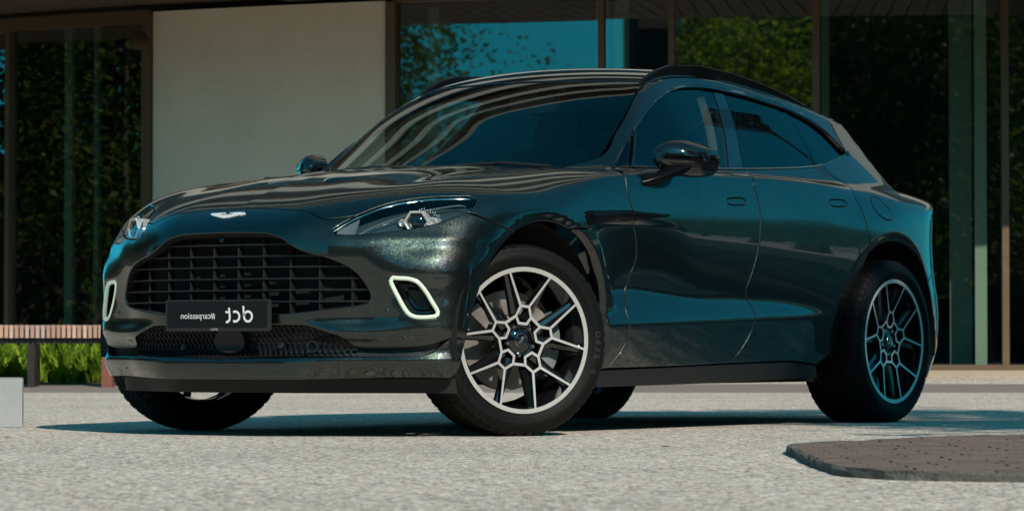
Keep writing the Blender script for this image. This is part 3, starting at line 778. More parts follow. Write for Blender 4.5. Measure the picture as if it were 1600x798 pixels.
for k in range(-5, 6):
    y = .057 + .127 * k
    zs = np.linspace(.45, .90, 181); ins = inpoly(np.stack([0 * zs + y, zs], 1), gfull)
    if not ins.any(): continue
    zs = zs[ins]; x = float(gx(y)[0]); lean = .0
    m = MB()
    n = 10; zz = np.linspace(zs[0] - .008, zs[-1] - .002, n)
    V = []
    for z in zz:
        V += [(x - .034, y, z), (x - .040, y + .004, z), (x - .064, y + .008, z), (x - .064, y - .008, z), (x - .040, y - .004, z)]
    m.add(V, [(i*5 + q, i*5 + (q+1) % 5, (i+1)*5 + (q+1) % 5, (i+1)*5 + q) for i in range(n-1) for q in range(5)])
    m.build('grille_vane', M['vane_grey'], gr, smooth=30)
m = MB(); ys = np.linspace(-.64, .64, 29); V = []
for b in ys:
    a = float(gx(b)[0]) - .105; V += [(a, b, .46), (a, b, .845 - .25 * max(0, abs(b) - .30))]
m.add(V, [(2*i, 2*i+2, 2*i+3, 2*i+1) for i in range(28)]); m.build('grille_backing', M['void_black'], gr)
gc = disc_on(E3('camera_dot')[0] - np.array((0, 0, .012)), .012, M['gloss_black'], 'grille_camera', gr); gc.location.x -= .035

# ---- number plate
pl = empty('number_plate', parent=car)
px_ = .878
m = MB(); m.prism([(-.270 + .0, .4265), (.264, .4265), (.270, .4325), (.270, .548), (.264, .554), (-.264, .554), (-.270, .548), (-.270, .4325)], px_ - .012, px_, 'x')
m.build('plate_frame', M['plate_frame'], pl)
m = MB(); m.prism([(-.258, .443), (.258, .443), (.258, .547), (-.258, .547)], px_ - .004, px_ + .002, 'x')
m.build('plate_panel', M['plate_black'], pl)
m = MB(); m.box((px_ - .04, 0, .49), (.06, .40, .05)); m.build('plate_bracket', M['satin_black'], pl)
def pw(a, b):   # lettering sheet: a runs to the viewer's right (car left), b up
    return (px_ + .0028, a, b)
def stroke(pts, w, name, mat, parent):
    pts = [Vector((p[0], p[1])) for p in pts]; V = []; Fq = []; n = len(pts)
    for i, p in enumerate(pts):
        t = (pts[min(i+1, n-1)] - pts[max(i-1, 0)]).normalized(); q = Vector((-t.y, t.x)) * w / 2
        V += [pw(p.x + q.x, p.y + q.y), pw(p.x - q.x, p.y - q.y)]
    Fq = [(2*i, 2*i+1, 2*i+3, 2*i+2) for i in range(n - 1)]
    return V, Fq
def zp(u, v):   # measured on the plate: 1596x798 sheet over 0.628 x 0.314 m
    return ((u - 700) / 6.65 / 302.0, .4925 - (v - 285) / 6.65 / 378.0)
def arc(cx, cy, r, a0, a1, n=16, ry=None):
    return [(cx + r * math.cos(R_(a0 + (a1 - a0) * i / n)), cy - (ry or r) * math.sin(R_(a0 + (a1 - a0) * i / n))) for i in range(n + 1)]
mm = MB()
for pts in ([(977, 195), (980, 240), (985, 300)] + arc(1026, 302, 41, 180, 530, 24, 50),
            arc(893, 302, 44, 118, -118, 18, 50),
            [(829, 213), (833, 260), (838, 310), (834, 338), (822, 352), (798, 360)]):
    V, Fq = stroke([zp(*p) for p in pts], .0095, '', None, None); mm.add(V, Fq)
V, Fq = stroke([zp(792, 254), zp(836, 262)], .0080, '', None, None); mm.add([(v[0] + .0004, v[1], v[2]) for v in V], Fq)
mm.build('lettering', M['white_print'], pl, recalc=False)
def text_mesh(s, size, name, mat, parent, ox, oz, flip=-1, xoff=0, sx=1.0):
    cu = bpy.data.curves.new(name, 'FONT'); cu.body = s; cu.size = size; cu.align_x = 'CENTER'; cu.resolution_u = 3
    ob = bpy.data.objects.new(name, cu); COL.objects.link(ob)
    dg = bpy.context.evaluated_depsgraph_get()
    me0 = bpy.data.meshes.new_from_object(ob.evaluated_get(dg))
    V = [(px_ + xoff, ox + flip * v.co.x * sx, oz + v.co.y) for v in me0.vertices]
    Fq = [tuple(p.vertices) for p in me0.polygons]
    bpy.data.objects.remove(ob); bpy.data.curves.remove(cu); bpy.data.meshes.remove(me0)
    return obj(name, V, Fq, mat, parent, smooth=False)
text_mesh('#carpassion', .036, 'lettering', M['white_print'], pl, zp(502, 0)[0], zp(0, 322)[1], xoff=.0028, sx=1.05)
text_mesh('#dct', .0165, 'lettering', M['grey_print'], pl, zp(671, 0)[0], .4300, xoff=.0008, sx=1.25)

# ---- badge
bdl = seg('front', E3('badge') + [E3('badge')[0]])
bdl = loop([np.array([bdl[i], bdl[i+1]]) for i in range(len(bdl) - 1)], .006)
P, F, N, fl = cut_panel([bdl], 'front', res=.006, gap=0, bev=.0008, depth=.006, sink=-.004)
obj('wings_badge', P, F, [M['badge_silver']], car, N)

# ---- head lamps
def headlamp(side):
    hl = empty('headlight', parent=car)
    lp = loop([seg('front', E3('hlTop')), seg('front', E3('hlBot', None, None, True))], .010)
    if side > 0: headlamp.lens = cut_panel([lp], 'front', res=.016, gap=.003, bev=.003, depth=.02)
    P, F, N, fl = headlamp.lens
    Q = (P, F, N) if side > 0 else mirror_arrays(P, F, N)
    obj('lamp_lens', Q[0], Q[1], [M['lamp_glass']], hl, Q[2])
    if side > 0: headlamp.bowl = cut_panel([lp], 'front', res=.016, gap=.001, bev=.002, depth=-.055, sink=.060)
    P, F, N, fl = headlamp.bowl
    Q = (P, F, N) if side > 0 else mirror_arrays(P, F, N)
    obj('lamp_bowl', Q[0], Q[1], [M['lamp_dark']], hl, Q[2])
    flipv = lambda p: Vector((p[0], p[1] * side, p[2]))
    def inside(n, d, a=None, b=None):
        P, N = onto(seg('front', crom(np.array(E3(n, a, b)), .02)), 'front'); return [flipv(q) for q in (P - N * d)]
    m = MB(); m.tube(inside('hlTop', .016, 0, 9), .0035, 8); m.build('light_strip', M['chrome'], hl, smooth=True)
    m = MB(); m.tube(inside('hlinner', .026), .003, 6); m.build('trim_strip', M['lamp_silver'], hl, smooth=True)
    m = MB(); m.tube(inside('hlBot', .012, 1, 9), .003, 6); m.build('trim_strip', M['chrome'], hl, smooth=True)
    # ribbed reflector at the inner corner
    pts = [E3('hlTop')[1], E3('hlTop')[3], E3('hlinner')[0], E3('hlBot')[1]]
    P, N = onto(seg('front', np.array(pts)), 'front'); P = P - N * .03
    m = MB()
    for i in range(14):
        t = i / 13; a = P[0] * (1 - t) + P[1] * t; b = P[3] * (1 - t) + P[2] * t
        m.tube([flipv(a), flipv(b)], .0042, 6)
    m.build('ribbed_reflector', M['lamp_silver'], hl, smooth=True)
    # projector: hexagonal barrel with side pods
    P, N = onto(seg('front', [E3('projector')[0]]), 'front'); c = flipv(P[0] - N[0] * .030)
    ax = Vector((.86, .36 * side, .05)).normalized()
    q = ax.to_track_quat('Z', 'X').to_matrix().to_4x4() @ Matrix.Scale(1.22, 4); q.translation = c
    pr = MB(); hexp = lambda r: [(r * .92 * math.sin(R_(60*k)), -r * math.cos(R_(60*k))) for k in range(6)]
    V = []; rads = [(.046, -.06), (.046, .004), (.042, .012), (.036, .010), (.033, -.004)]
    for r, h in rads: V += [(a, b, h) for a, b in hexp(r)]
    Fq = [(i*6 + k, i*6 + (k+1) % 6, (i+1)*6 + (k+1) % 6, (i+1)*6 + k) for i in range(4) for k in range(6)]
    pr.add(V, Fq)
    for s, r, dx in ((1, .020, .052), (-1, .015, .050)):
        pr.lathe([(r, -.06), (r, -.004), (r * .7, .004), (r * .45, -.002), (.0002, -.004)], 14, 'z', (-.004, -s * dx * side, 0))
    po = pr.build('projector', M['machined'], hl, smooth=30); po.matrix_local = q
    gm = MB(); gm.lathe([(.0002, .010), (.012, .009), (.024, .004), (.033, -.006)], 20, 'z'); go = gm.build('projector_glass', M['gloss_black'], hl, smooth=True); go.matrix_local = q
    tk = MB()
    for i in range(22):
        a = R_(-5 - i * 5.4) * side; r = .058 + (i % 3) * .004
        tk.box((r * .72 * math.cos(a), r * 1.2 * math.sin(a), -.016), (.0040, .0016, .003), Matrix.Rotation(a, 3, 'Z'))
    to = tk.build('scale_marks', M['white_print'], hl); to.matrix_local = q
headlamp(1); headlamp(-1)

# ---- daytime running lamps in the bumper
P, N = onto(drl_l, 'front'); drl_path = P - N * .006
P2, F2, N2, f2 = cut_panel([drl_l], 'front', res=.016, gap=.0, bev=.002, depth=-.07, sink=.075)
for side in (1, -1):
    dr = empty('daytime_light', parent=car)
    m = MB(); cen = drl_path.mean(0)
    path = [cen + (p - cen) * .93 for p in drl_path]
    m.tube([Vector((p[0], p[1] * side, p[2])) for p in path[::2]], .0088, 8, closed=True); m.build('light_ring', M['daylight_lamp'], dr, smooth=True)
    Q = (P2, F2, N2) if side > 0 else mirror_arrays(P2, F2, N2)
    obj('vent_recess', Q[0], Q[1], [M['satin_black']], dr, Q[2])
    m = MB()
    for k, (s, dp) in enumerate(((.78, .030), (.52, .045))):
        ins = [cen + (p - cen) * s * np.array((1, 1, .92)) + np.array((-dp, -dp * .8, 0)) + np.array((-.012, .018, -.004)) * k for p in drl_path]
        m.tube([Vector((p[0], p[1] * side, p[2])) for p in ins[::2]], .0045, 6, closed=True)
    m.build('vent_frame', M['gloss_black'], dr, smooth=True)

# ---- front wing behind the wheel
strk = [E3('ventedge')[0], E3('doorA')[3]]
wl = loop([seg('side', s) for s in [E3('archF', 5), [E3('archF')[-1], E3('doorA')[-1]], E3('doorA', 3, None, True), strk[::-1], [E3('ventedge')[0], E3('ventedge')[1], E3('wingcut')[1]], E3('wingcut', None, None, True)]], .012)
panel_pair('front_wing', [wl], 'side', PAINT, car, res=.011)
sl_ = loop([seg('side', E3('strake') + [E3('strake')[0]])], .008)
sk = np.array(E3('strake')); xs = np.linspace(sk[:, 0].max() - .001, sk[:, 0].min() + .001, 44)
V = []
def z_rng(x):
    zs = []
    for i in range(len(sk)):
        p, q = sk[i], sk[(i + 1) % len(sk)]
        if (p[0] - x) * (q[0] - x) <= 0 and p[0] != q[0]: zs.append(p[2] + (q[2] - p[2]) * (x - p[0]) / (q[0] - p[0]))
    return min(zs), max(zs)
for x in xs:
    zb, zt = z_rng(x); h = zt - zb; X = np.full(3, x); y0 = flank(X, np.array([zt, (zt + zb) / 2, zb]))
    o = .021 * min(1, (xs[0] - x) / .03 + .25) * min(1, (x - xs[-1]) / .30 + .12)
    V += [(x, y0[0] - .006, zt + .002), (x, y0[0] + o * .8, zt - .06 * h), (x, y0[0] + o, zt - .22 * h), (x, y0[1] + o * .75, zt - .55 * h), (x, y0[2] + o * .15, zb), (x, y0[2] - .006, zb - .002)]
Fq = [(i*6 + k, i*6 + k + 1, (i+1)*6 + k + 1, (i+1)*6 + k) for i in range(43) for k in range(5)] + [(0, 1, 2, 3, 4, 5), tuple(43*6 + k for k in range(6))]
for s in (1, -1):
    m = MB(); m.add([(v[0], v[1] * s, v[2]) for v in V], Fq); m.build('side_strake', M['rail_black'], car, smooth=50)

# ---- doors
hF = loop([seg('side', E3('handleF') + [E3('handleF')[0]])], .006); hR = loop([seg('side', E3('handleR') + [E3('handleR')[0]])], .006)
fd = loop([seg('side', s) for s in [E3('doorA', 0, 4), E3('doorA', 3), E3('dbot', 0, 3), E3('doorB', None, None, True), [E3('doorB')[0]] + E3('dloBot', 6)[0:2], [E3('dloBot')[7], E3('doorA')[0]]]], .013)
front_doors = panel_pair('front_door', [fd, hF], 'side', PAINT, car, res=.0145)
rd = loop([seg('side', s) for s in [E3('doorB'), E3('dbot', 2), E3('archRf', None, None, True), E3('doorC', None, None, True), [E3('doorC')[0]] + E3('dloBot', 3, 5) + [E3('doorB')[0]]]], .013)
rear_doors = panel_pair('rear_door', [rd, hR], 'side', PAINT, car, res=.0145)
for drs, h in ((front_doors, hF), (rear_doors, hR)):
    P, F, N, fl = cut_panel([h], 'side', res=.008, gap=.0015, bev=.002, depth=.015, sink=.0015)
    obj('handle', P, F, PAINT, drs[0], N, fl)
    Q = mirror_arrays(P, F, N); obj('handle', Q[0], Q[1], PAINT, drs[1], Q[2], fl)

# ---- body side: pillars, cant rail, rear quarter
fl_ = loop([seg('side', E3('fuel') + [E3('fuel')[0]])], .008)
S2 = lambda pts: np.array(pts, float)
roof_e = S2([(-1.40, 1.545), (-1.50, 1.572), (-1.74, 1.596), (-1.97, 1.600), (-2.135, 1.590), (-2.40, 1.564), (-2.66, 1.526), (-2.97, 1.473), (-3.12, 1.445)])
tail_e = S2([(-3.135, 1.405), (-3.212, 1.325), (-3.302, 1.23), (-3.39, 1.172)])
deck_e = S2([(-3.39, 1.172), (-3.55, 1.148), (-3.68, 1.122), (-3.79, 1.095)])
lampf_e = S2([(-3.79, 1.095), (-3.70, 1.062), (-3.615, 1.045)])
lampb_e = S2([(-3.615, 1.045), (-3.635, .97), (-3.69, .925)])
qb_e = S2([(-3.69, .925), (-3.66, .80), (-3.4913, .6840)])
bsl = loop([seg('side', E3('seam')), roof_e, S2([(-3.12, 1.445), (-3.135, 1.405)]), tail_e, deck_e, lampf_e, lampb_e, qb_e,
            seg('side', E3('archRt', None, None, True)), seg('side', E3('doorC', None, None, True)), seg('side', E3('dloBot', 0, 3, True)), seg('side', E3('dloTop', None, None, True)),
            seg('side', [E3('dloTop')[0], E3('seam')[0]])], .013)
sides = panel_pair('body_side', [bsl, fl_], 'side', PAINT, car, res=.0125)
P, F, N, fl = cut_panel([fl_], 'side', res=.012, gap=.0015, bev=.002, depth=.015)
obj('fuel_flap', P, F, PAINT, sides[0], N, fl); Q = mirror_arrays(P, F, N); obj('fuel_flap', Q[0], Q[1], PAINT, sides[1], Q[2], fl)

simple('pillar_cloth', (.045, .05, .048), .8)
# ---- side glass
gf = loop([seg('side', s) for s in [E3('dloTop', 0, 10), E3('bpil1'), [E3('bpil1')[-1]] + E3('dloBot', 6)]], .02)
panel_pair('front_window', [gf], 'side', [M['side_glass']], car, res=.04, sink=.006, gap=.001, depth=.006)
gb = loop([seg('side', s) for s in [[E3('dloTop')[9], E3('dloTop')[10]], E3('bpil2'), [E3('bpil2')[-1], E3('bpil1')[-1]], E3('bpil1', None, None, True)]], .02)
panel_pair('pillar_cover', [gb], 'side', [M['gloss_black']], car, res=.03, sink=.004, gap=.0005, depth=.02)
g2 = loop([seg('side', s) for s in [E3('dloTop', 10, 14), E3('cpil'), E3('dloBot', 3, 6), E3('bpil2', None, None, True)]], .02)
panel_pair('rear_window', [g2], 'side', [M['privacy_glass']], car, res=.04, sink=.006, gap=.0015, depth=.006)
g3 = loop([seg('side', s) for s in [[E3('cpil')[0]] + E3('dloTop', 14), E3('dloBot', 0, 4), E3('cpil', None, None, True)]], .02)
panel_pair('quarter_window', [g3], 'side', [M['privacy_glass']], car, res=.03, sink=.006, gap=.0015, depth=.006)
P, N = onto(crom(seg('side', E3('dloTop')), .02), 'side'); tr = P + N * .002
P, N = onto(crom(seg('side', E3('dloBot')), .02), 'side'); tb = P + N * .002
P, N = onto(crom(seg('side', E3('quarterDiv')), .03), 'side'); qd = P + N * .001
P, N = onto(crom(seg('side', E3('bpil1')), .03), 'side'); bt = P - N * .055 + np.array((.045, 0, 0))
for s in (1, -1):
    m = MB(); m.tube([Vector((p[0], p[1]*s, p[2])) for p in bt], .022, 8, sc=(.5, 1)); m.build('pillar_trim', M['pillar_cloth'], car, smooth=True)
    k9 = int(len(tr) * .42)
    m = MB(); m.tube([Vector((p[0], p[1]*s, p[2])) for p in tr], [.004 + .0075 * min(1, max(0, (i - k9 * .8) / (k9 * .5))) for i in range(len(tr))], 8); m.build('window_trim', M['gloss_black'], car, smooth=True)
    m = MB(); m.tube([Vector((p[0], p[1]*s, p[2])) for p in tb], .004, 6); m.build('waist_trim', M['paint'], car, smooth=True)
    m = MB(); m.tube([Vector((p[0], p[1]*s, p[2])) for p in qd], .010, 6); m.build('window_divider', M['gloss_black'], car, smooth=True)

# ---- roof, windscreen, rear end
rf = [[np.array((-1.23, 0, 1.58)), np.array((-1.26, .3, 1.57)), np.array((-1.40, .60, 1.545))], [np.array((x, 9, z)) for x, z in roof_e]]
def y_on(xz):
    O, D, t0, t1 = rays_side(np.array([xz])); P, ok = march(O, D, t0, t1, 120); return P[0]
edge = [y_on(p) for p in roof_e]
edge = [np.array((p[0], p[1] - .004, p[2])) for p in edge]
rf_segs = [[np.array((-1.235, 0, 1.59)), np.array((-1.275, .3, 1.58)), edge[0]], edge, [edge[-1], np.array((-3.30, .4, 1.46)), np.array((-3.36, 0, 1.47))]]
rl = loop([seg('top', s) for s in mir_y(rf_segs)], .02)
roof = panel_pair('roof', [rl], 'top', [M['gloss_black'], M['void_black']], car, both=False, res=.026)[0]
# cabin-only surface for the glass so that it runs down behind the bonnet
_bf = body_f
def cabin_f(x, y, z, cabin=True):
    y = np.abs(y); q = 1 - (np.minimum(y, .9) / .66) ** 2
    R = W_x(x - .17 * q) + W_c(x) * q
    return smax((y - G_z(z) - G_x(x)) / 1.16, (z - R) / (1.0 + .17 * sstep(-1.5, -1.1, x)), .035)
body_f = cabin_f
sm = E3('seam'); sm_in = [np.array((p[0] + .004, p[1] - .002, p[2])) for p in sm]
ws_segs = [[np.array((-.40, 0, 1.05)), np.array((-.46, .35, 1.05)), np.array((-.62, .74, 1.08)), sm_in[0]], sm_in, [sm_in[-1], np.array((-1.265, .3, 1.58)), np.array((-1.225, 0, 1.58))]]
wsl = loop([seg('top', s) for s in mir_y(ws_segs)], .03)
windscreen = panel_pair('windscreen', [wsl], 'top', [M['windscreen_glass']], car, both=False, res=.04, sink=.003, depth=.008)[0]
body_f = _bf
# spoiler lip over the tailgate
m = MB(); V = []
ys = np.linspace(-.63, .63, 25)
for y in ys:
    q = 1 - (y / .66) ** 2; x0 = -3.10 - .20 * q; z0 = 1.452 + .045 * q
    V += [(x0 + .10, y, z0 + .012), (x0 - .055, y, z0 - .008), (x0 - .060, y, z0 - .018), (x0 - .045, y, z0 - .034), (x0 + .10, y, z0 - .03)]
m.add(V, [(i*5 + k, i*5 + (k+1) % 5, (i+1)*5 + (k+1) % 5, (i+1)*5 + k) for i in range(24) for k in range(5)] + [(0, 1, 2, 3, 4), tuple(24*5 + k for k in (4, 3, 2, 1, 0))])
m.build('roof_spoiler', M['paint'], car, smooth=35)
def pt_rear(y, z): return np.array((-1.0, y, z))
def rearseg(pts): # (y,z) pairs on the tail
    y = np.array([p[0] for p in pts]); z = np.array([p[1] for p in pts])
    A = np.stack([np.arctan2(y, R_y(np.abs(y)) + XR) * .9, z], 1); return A
def rs(pts): P = np.array([y_on(p) for p in pts]); return to_rear(P)
gate_half = [rearseg([(0, 1.40), (.3, 1.40), (.60, 1.40)]), rs(tail_e), rs(deck_e), rs(lampf_e[:2])]
lf = rs([lampf_e[0], lampf_e[1], lampf_e[2]]); lb = rs(lampb_e)
gate = [rearseg([(0, 1.42), (.3, 1.42), (.55, 1.41)]), np.vstack([rs(tail_e), rs(deck_e)[1:]]), lf[:1], rearseg([(.70, 1.055), (.45, 1.04), (0, 1.03)])]
gate = [g for g in gate if len(g) > 1]
tl = loop(gate + [g[::-1] * [-1, 1] for g in gate[::-1]], .03)
panel_pair('tailgate', [tl], 'rear', PAINT, car, both=False, res=.035)
tlamp = loop([lf, lb, rearseg([(.80, .90), (.6, .93), (.45, .97), (.45, 1.03), (.70, 1.05)]), np.array([rearseg([(.70, 1.05)])[0], lf[0]])], .02)
tp = panel_pair('tail_light', [tlamp], 'rear', [M['tail_red'], M['void_black']], car, res=.02, sink=.004)
qb = rs(qb_e)
rb = [rearseg([(0, 1.02), (.44, 1.02), (.44, .965), (.6, .925), (.80, .895)]), np.vstack([lb[-1:], qb[1:]]), rs([(-3.4913, .684), (-3.55, .56), (-3.575, .42), (-3.56, .30), (-3.52, .22)]), rearseg([(.80, .20), (.4, .19), (0, .19)])]
rbl = loop(rb + [g[::-1] * [-1, 1] for g in rb[::-1]], .025)
panel_pair('rear_bumper', [rbl], 'rear', PAINT, car, both=False, res=.028)

# ---- roof rails
for s in (1, -1):
    xs = [-1.36, -1.42, -1.50, -1.62, -1.85, -2.15, -2.45, -2.70, -2.85, -2.93, -2.96]
    hs = [-.010, .008, .022, .032, .034, .034, .032, .028, .020, .006, -.010]
    V = []
    for x, h in zip(xs, hs):
        y0 = .585; z0 = float((W_x(np.array([x - .17 * (1 - (y0/.66)**2)])) + W_c(np.array([x])) * (1 - (y0/.66)**2))[0])
        zt = z0 + h
        V += [(x, s*(y0 + .020), z0 - .03), (x, s*(y0 + .033), zt - .005), (x, s*(y0 + .028), zt), (x, s*(y0 + .004), zt), (x, s*(y0 - .002), zt - .006), (x, s*(y0 + .002), z0 - .03)]
    n = len(xs)
    m = MB(); m.add(V, [(i*6 + k, i*6 + (k+1) % 6, (i+1)*6 + (k+1) % 6, (i+1)*6 + k) for i in range(n-1) for k in range(6)])
    m.build('roof_rail', M['rail_black'], car, smooth=40)

# ---- sills
zs_ = loop([S2([(-.56, .263), (-1.1, .274), (-1.6, .285), (-2.0, .291), (-2.2, .292), (-2.42, .276)]), S2([(-2.42, .276), (-2.45, .215)]), S2([(-2.45, .215), (-1.43, .196), (-.57, .188)]), S2([(-.57, .188), (-.56, .263)])], .02)
panel_pair('sill', [zs_], 'side', [M['plastic_black']], car, res=.02, sink=.010, depth=.05)

# ---- mirrors
def wing_mirror(s):
    mo = empty('door_mirror', parent=car)
    c = Vector((-1.08, 1.02, 1.185))
    ts = np.linspace(-1, 1, 33)
    ztop = pchip([-1, -.93, -.8, -.55, -.3, 0, .4, .8, .95, 1], [.008, .028, .042, .057, .065, .064, .053, .037, .028, .010], ts)
    zbot = pchip([-1, -.93, -.8, -.5, -.1, .35, .7, .9, .97, 1], [-.004, -.022, -.038, -.056, -.068, -.072, -.066, -.050, -.030, -.010], ts)
    xf = pchip([-1, -.9, -.6, -.2, .3, .7, .92, 1], [.03, .070, .098, .112, .108, .092, .068, .035], ts)
    for nm, top_ in (('mirror_cap', True), ('mirror_base', False)):
        V = []; nn = 15
        for t, zt_, zb_, xx in zip(ts, ztop, zbot, xf):
            for k in range(nn):
                a = math.pi * (k / (nn - 1)) * .5          # from the front edge up (or down) and back
                ca, sa = math.cos(a), math.sin(a)
                h = (zt_ if top_ else zb_)
                x = xx * ca ** .72; z = h * sa ** .85
                if not top_: x = x * .94 - .003; z -= .0035
                V.append((c.x + x - .70 * .100 * t, (c.y + .100 * t) * s, c.z + z * 1.15))
            V.append((c.x - .052 - .70 * .100 * t, (c.y + .100 * t) * s, c.z + h * 1.1 - (0 if top_ else .0035)))
            V.append((c.x - .055 - .70 * .100 * t, (c.y + .100 * t) * s, c.z - (0 if top_ else .0035)))
        q = nn + 2
        Fq = [(j*q + i, j*q + i + 1, (j+1)*q + i + 1, (j+1)*q + i) for j in range(len(ts) - 1) for i in range(q - 1)]
        m = MB(); m.add(V, Fq); m.build(nm, M['gloss_black'], mo, smooth=45)
    m = MB()
    m.tube([Vector((-1.06, s*1.03, 1.150)), Vector((-1.025, s*1.02, 1.135)), Vector((-.965, s*1.00, 1.115)), Vector((-.91, s*.985, 1.093)), Vector((-.86, s*.955, 1.072)), Vector((-.80, s*.87, 1.045))], [.046, .046, .042, .039, .040, .046], 16, sc=(.62, 1.15), up=(0, 0, 1))
    m.build('mirror_arm', M['rail_black'], mo, smooth=True)
    m = MB(); V = []
    for j in range(13):
        v = -1 + j / 6
        for i in range(13):
            pass
    cc = Vector((c.x - .058, c.y, c.z))
    ring = [Vector((cc.x - .70 * .092 * math.sin(a), (cc.y + .092 * math.sin(a)) * s, cc.z + .055 * math.cos(a))) for a in [2*math.pi*i/24 for i in range(24)]]
    m.add([Vector((cc.x - .002, cc.y * s, cc.z))] + ring, [(0, i + 1, (i + 1) % 24 + 1) for i in range(24)]); m.build('mirror_glass', M['chrome'], mo)
wing_mirror(1); wing_mirror(-1)

# ---- wheels
def rim_mesh():
    """machined face as the union of flat bars, with dark flanks drawn back"""
    R = .290; polys = []
    def bar(a, b, w0, w1=None):
        w1 = w1 or w0; a = Vector(a); b = Vector(b); t = (b - a).normalized(); n = Vector((-t.y, t.x))
        polys.append([a + n*w0/2 - t*w0*.25, a - n*w0/2 - t*w0*.25, b - n*w1/2 + t*w1*.25, b + n*w1/2 + t*w1*.25])
    pol = lambda r, d: (r * R * math.cos(R_(d)), r * R * math.sin(R_(d)))
    for k in range(5):
        th = 90 + 72 * k
        Op, Om = pol(.485, th + 8.0), pol(.485, th - 8.0); Mp, Mm = pol(.355, th + 20), pol(.355, th - 20); Ip, Im = pol(.245, th + 15), pol(.245, th - 15)
        bar(Op, Om, .0110); bar(Op, Mp, .0105); bar(Om, Mm, .0105); bar(Mp, Ip, .0108, .0105); bar(Mm, Im, .0108, .0105); bar(Ip, Im, .0110)
        bar(Mm, pol(.355, th - 72 + 20), .0115)
        bar(Op, pol(.985, th + 19.5), .0108, .0085); bar(Om, pol(.985, th - 19.5), .0108, .0085)
    n = 120
    flat = []; faces = []
    for p in polys:
        b = len(flat); flat += [Vector((q.x, q.y)) for q in p]; faces.append([b, b+1, b+2, b+3])
    r0 = len(flat)
    for k in range(n):
        a = 2*math.pi*k/n; flat.append(Vector((R*.968*math.cos(a), R*.968*math.sin(a))))
    for k in range(n):
        a = 2*math.pi*k/n; flat.append(Vector((R*1.03*math.cos(a), R*1.03*math.sin(a))))
    for k in range(n): faces.append([r0 + k, r0 + (k+1) % n, r0 + n + (k+1) % n, r0 + n + k])
    eds = [(f[i], f[(i + 1) % len(f)]) for f in faces for i in range(len(f))]
    v2, e2, f2, ov, oe, of = delaunay_2d_cdt(flat, eds, [], 0, 1e-6)
    V2 = [Vector(v) for v in v2]
    A = np.array([tuple(v) for v in V2]); cen = np.array([A[list(f)].mean(0) for f in f2]); rr = np.linalg.norm(cen, axis=1)
    keep = (rr > R * .967) & (rr < R * 1.031)
    for p in polys: keep |= inpoly(cen, np.array([(q.x, q.y) for q in p]))
    f2 = [tuple(f) for f, k in zip(f2, keep) if k]
    us = sorted({i for f in f2 for i in f}); rm = {i: k for k, i in enumerate(us)}
    V2 = [V2[i] for i in us]; f2 = [tuple(rm[i] for i in f) for f in f2]
    def dep(r): return -.030 * (1 - min(1, r / R) ** 2) ** 1.2
    top = [(p.x, dep(p.length), p.y) for p in V2]
    edges = {}
    for f in f2:
        for i in range(len(f)): edges[(f[i], f[(i+1) % len(f)])] = 1
    bnd = [(i, j) for i, j in edges if (j, i) not in edges]
    return V2, top, f2, bnd
V2, top, f2, bnd = rim_mesh()
simple('tyre_print', (.016, .016, .016), .6)
_gl = {}
def glyph(ch):
    if ch not in _gl:
        cu = bpy.data.curves.new('glyph', 'FONT'); cu.body = ch; cu.size = .034; cu.align_x = 'CENTER'; cu.resolution_u = 2
        ob = bpy.data.objects.new('glyph', cu); COL.objects.link(ob); dg = bpy.context.evaluated_depsgraph_get()
        me0 = bpy.data.meshes.new_from_object(ob.evaluated_get(dg)); _gl[ch] = ([(v.co.x, v.co.y) for v in me0.vertices], [tuple(p.vertices) for p in me0.polygons])
        bpy.data.objects.remove(ob); bpy.data.curves.remove(cu); bpy.data.meshes.remove(me0)
    return _gl[ch]
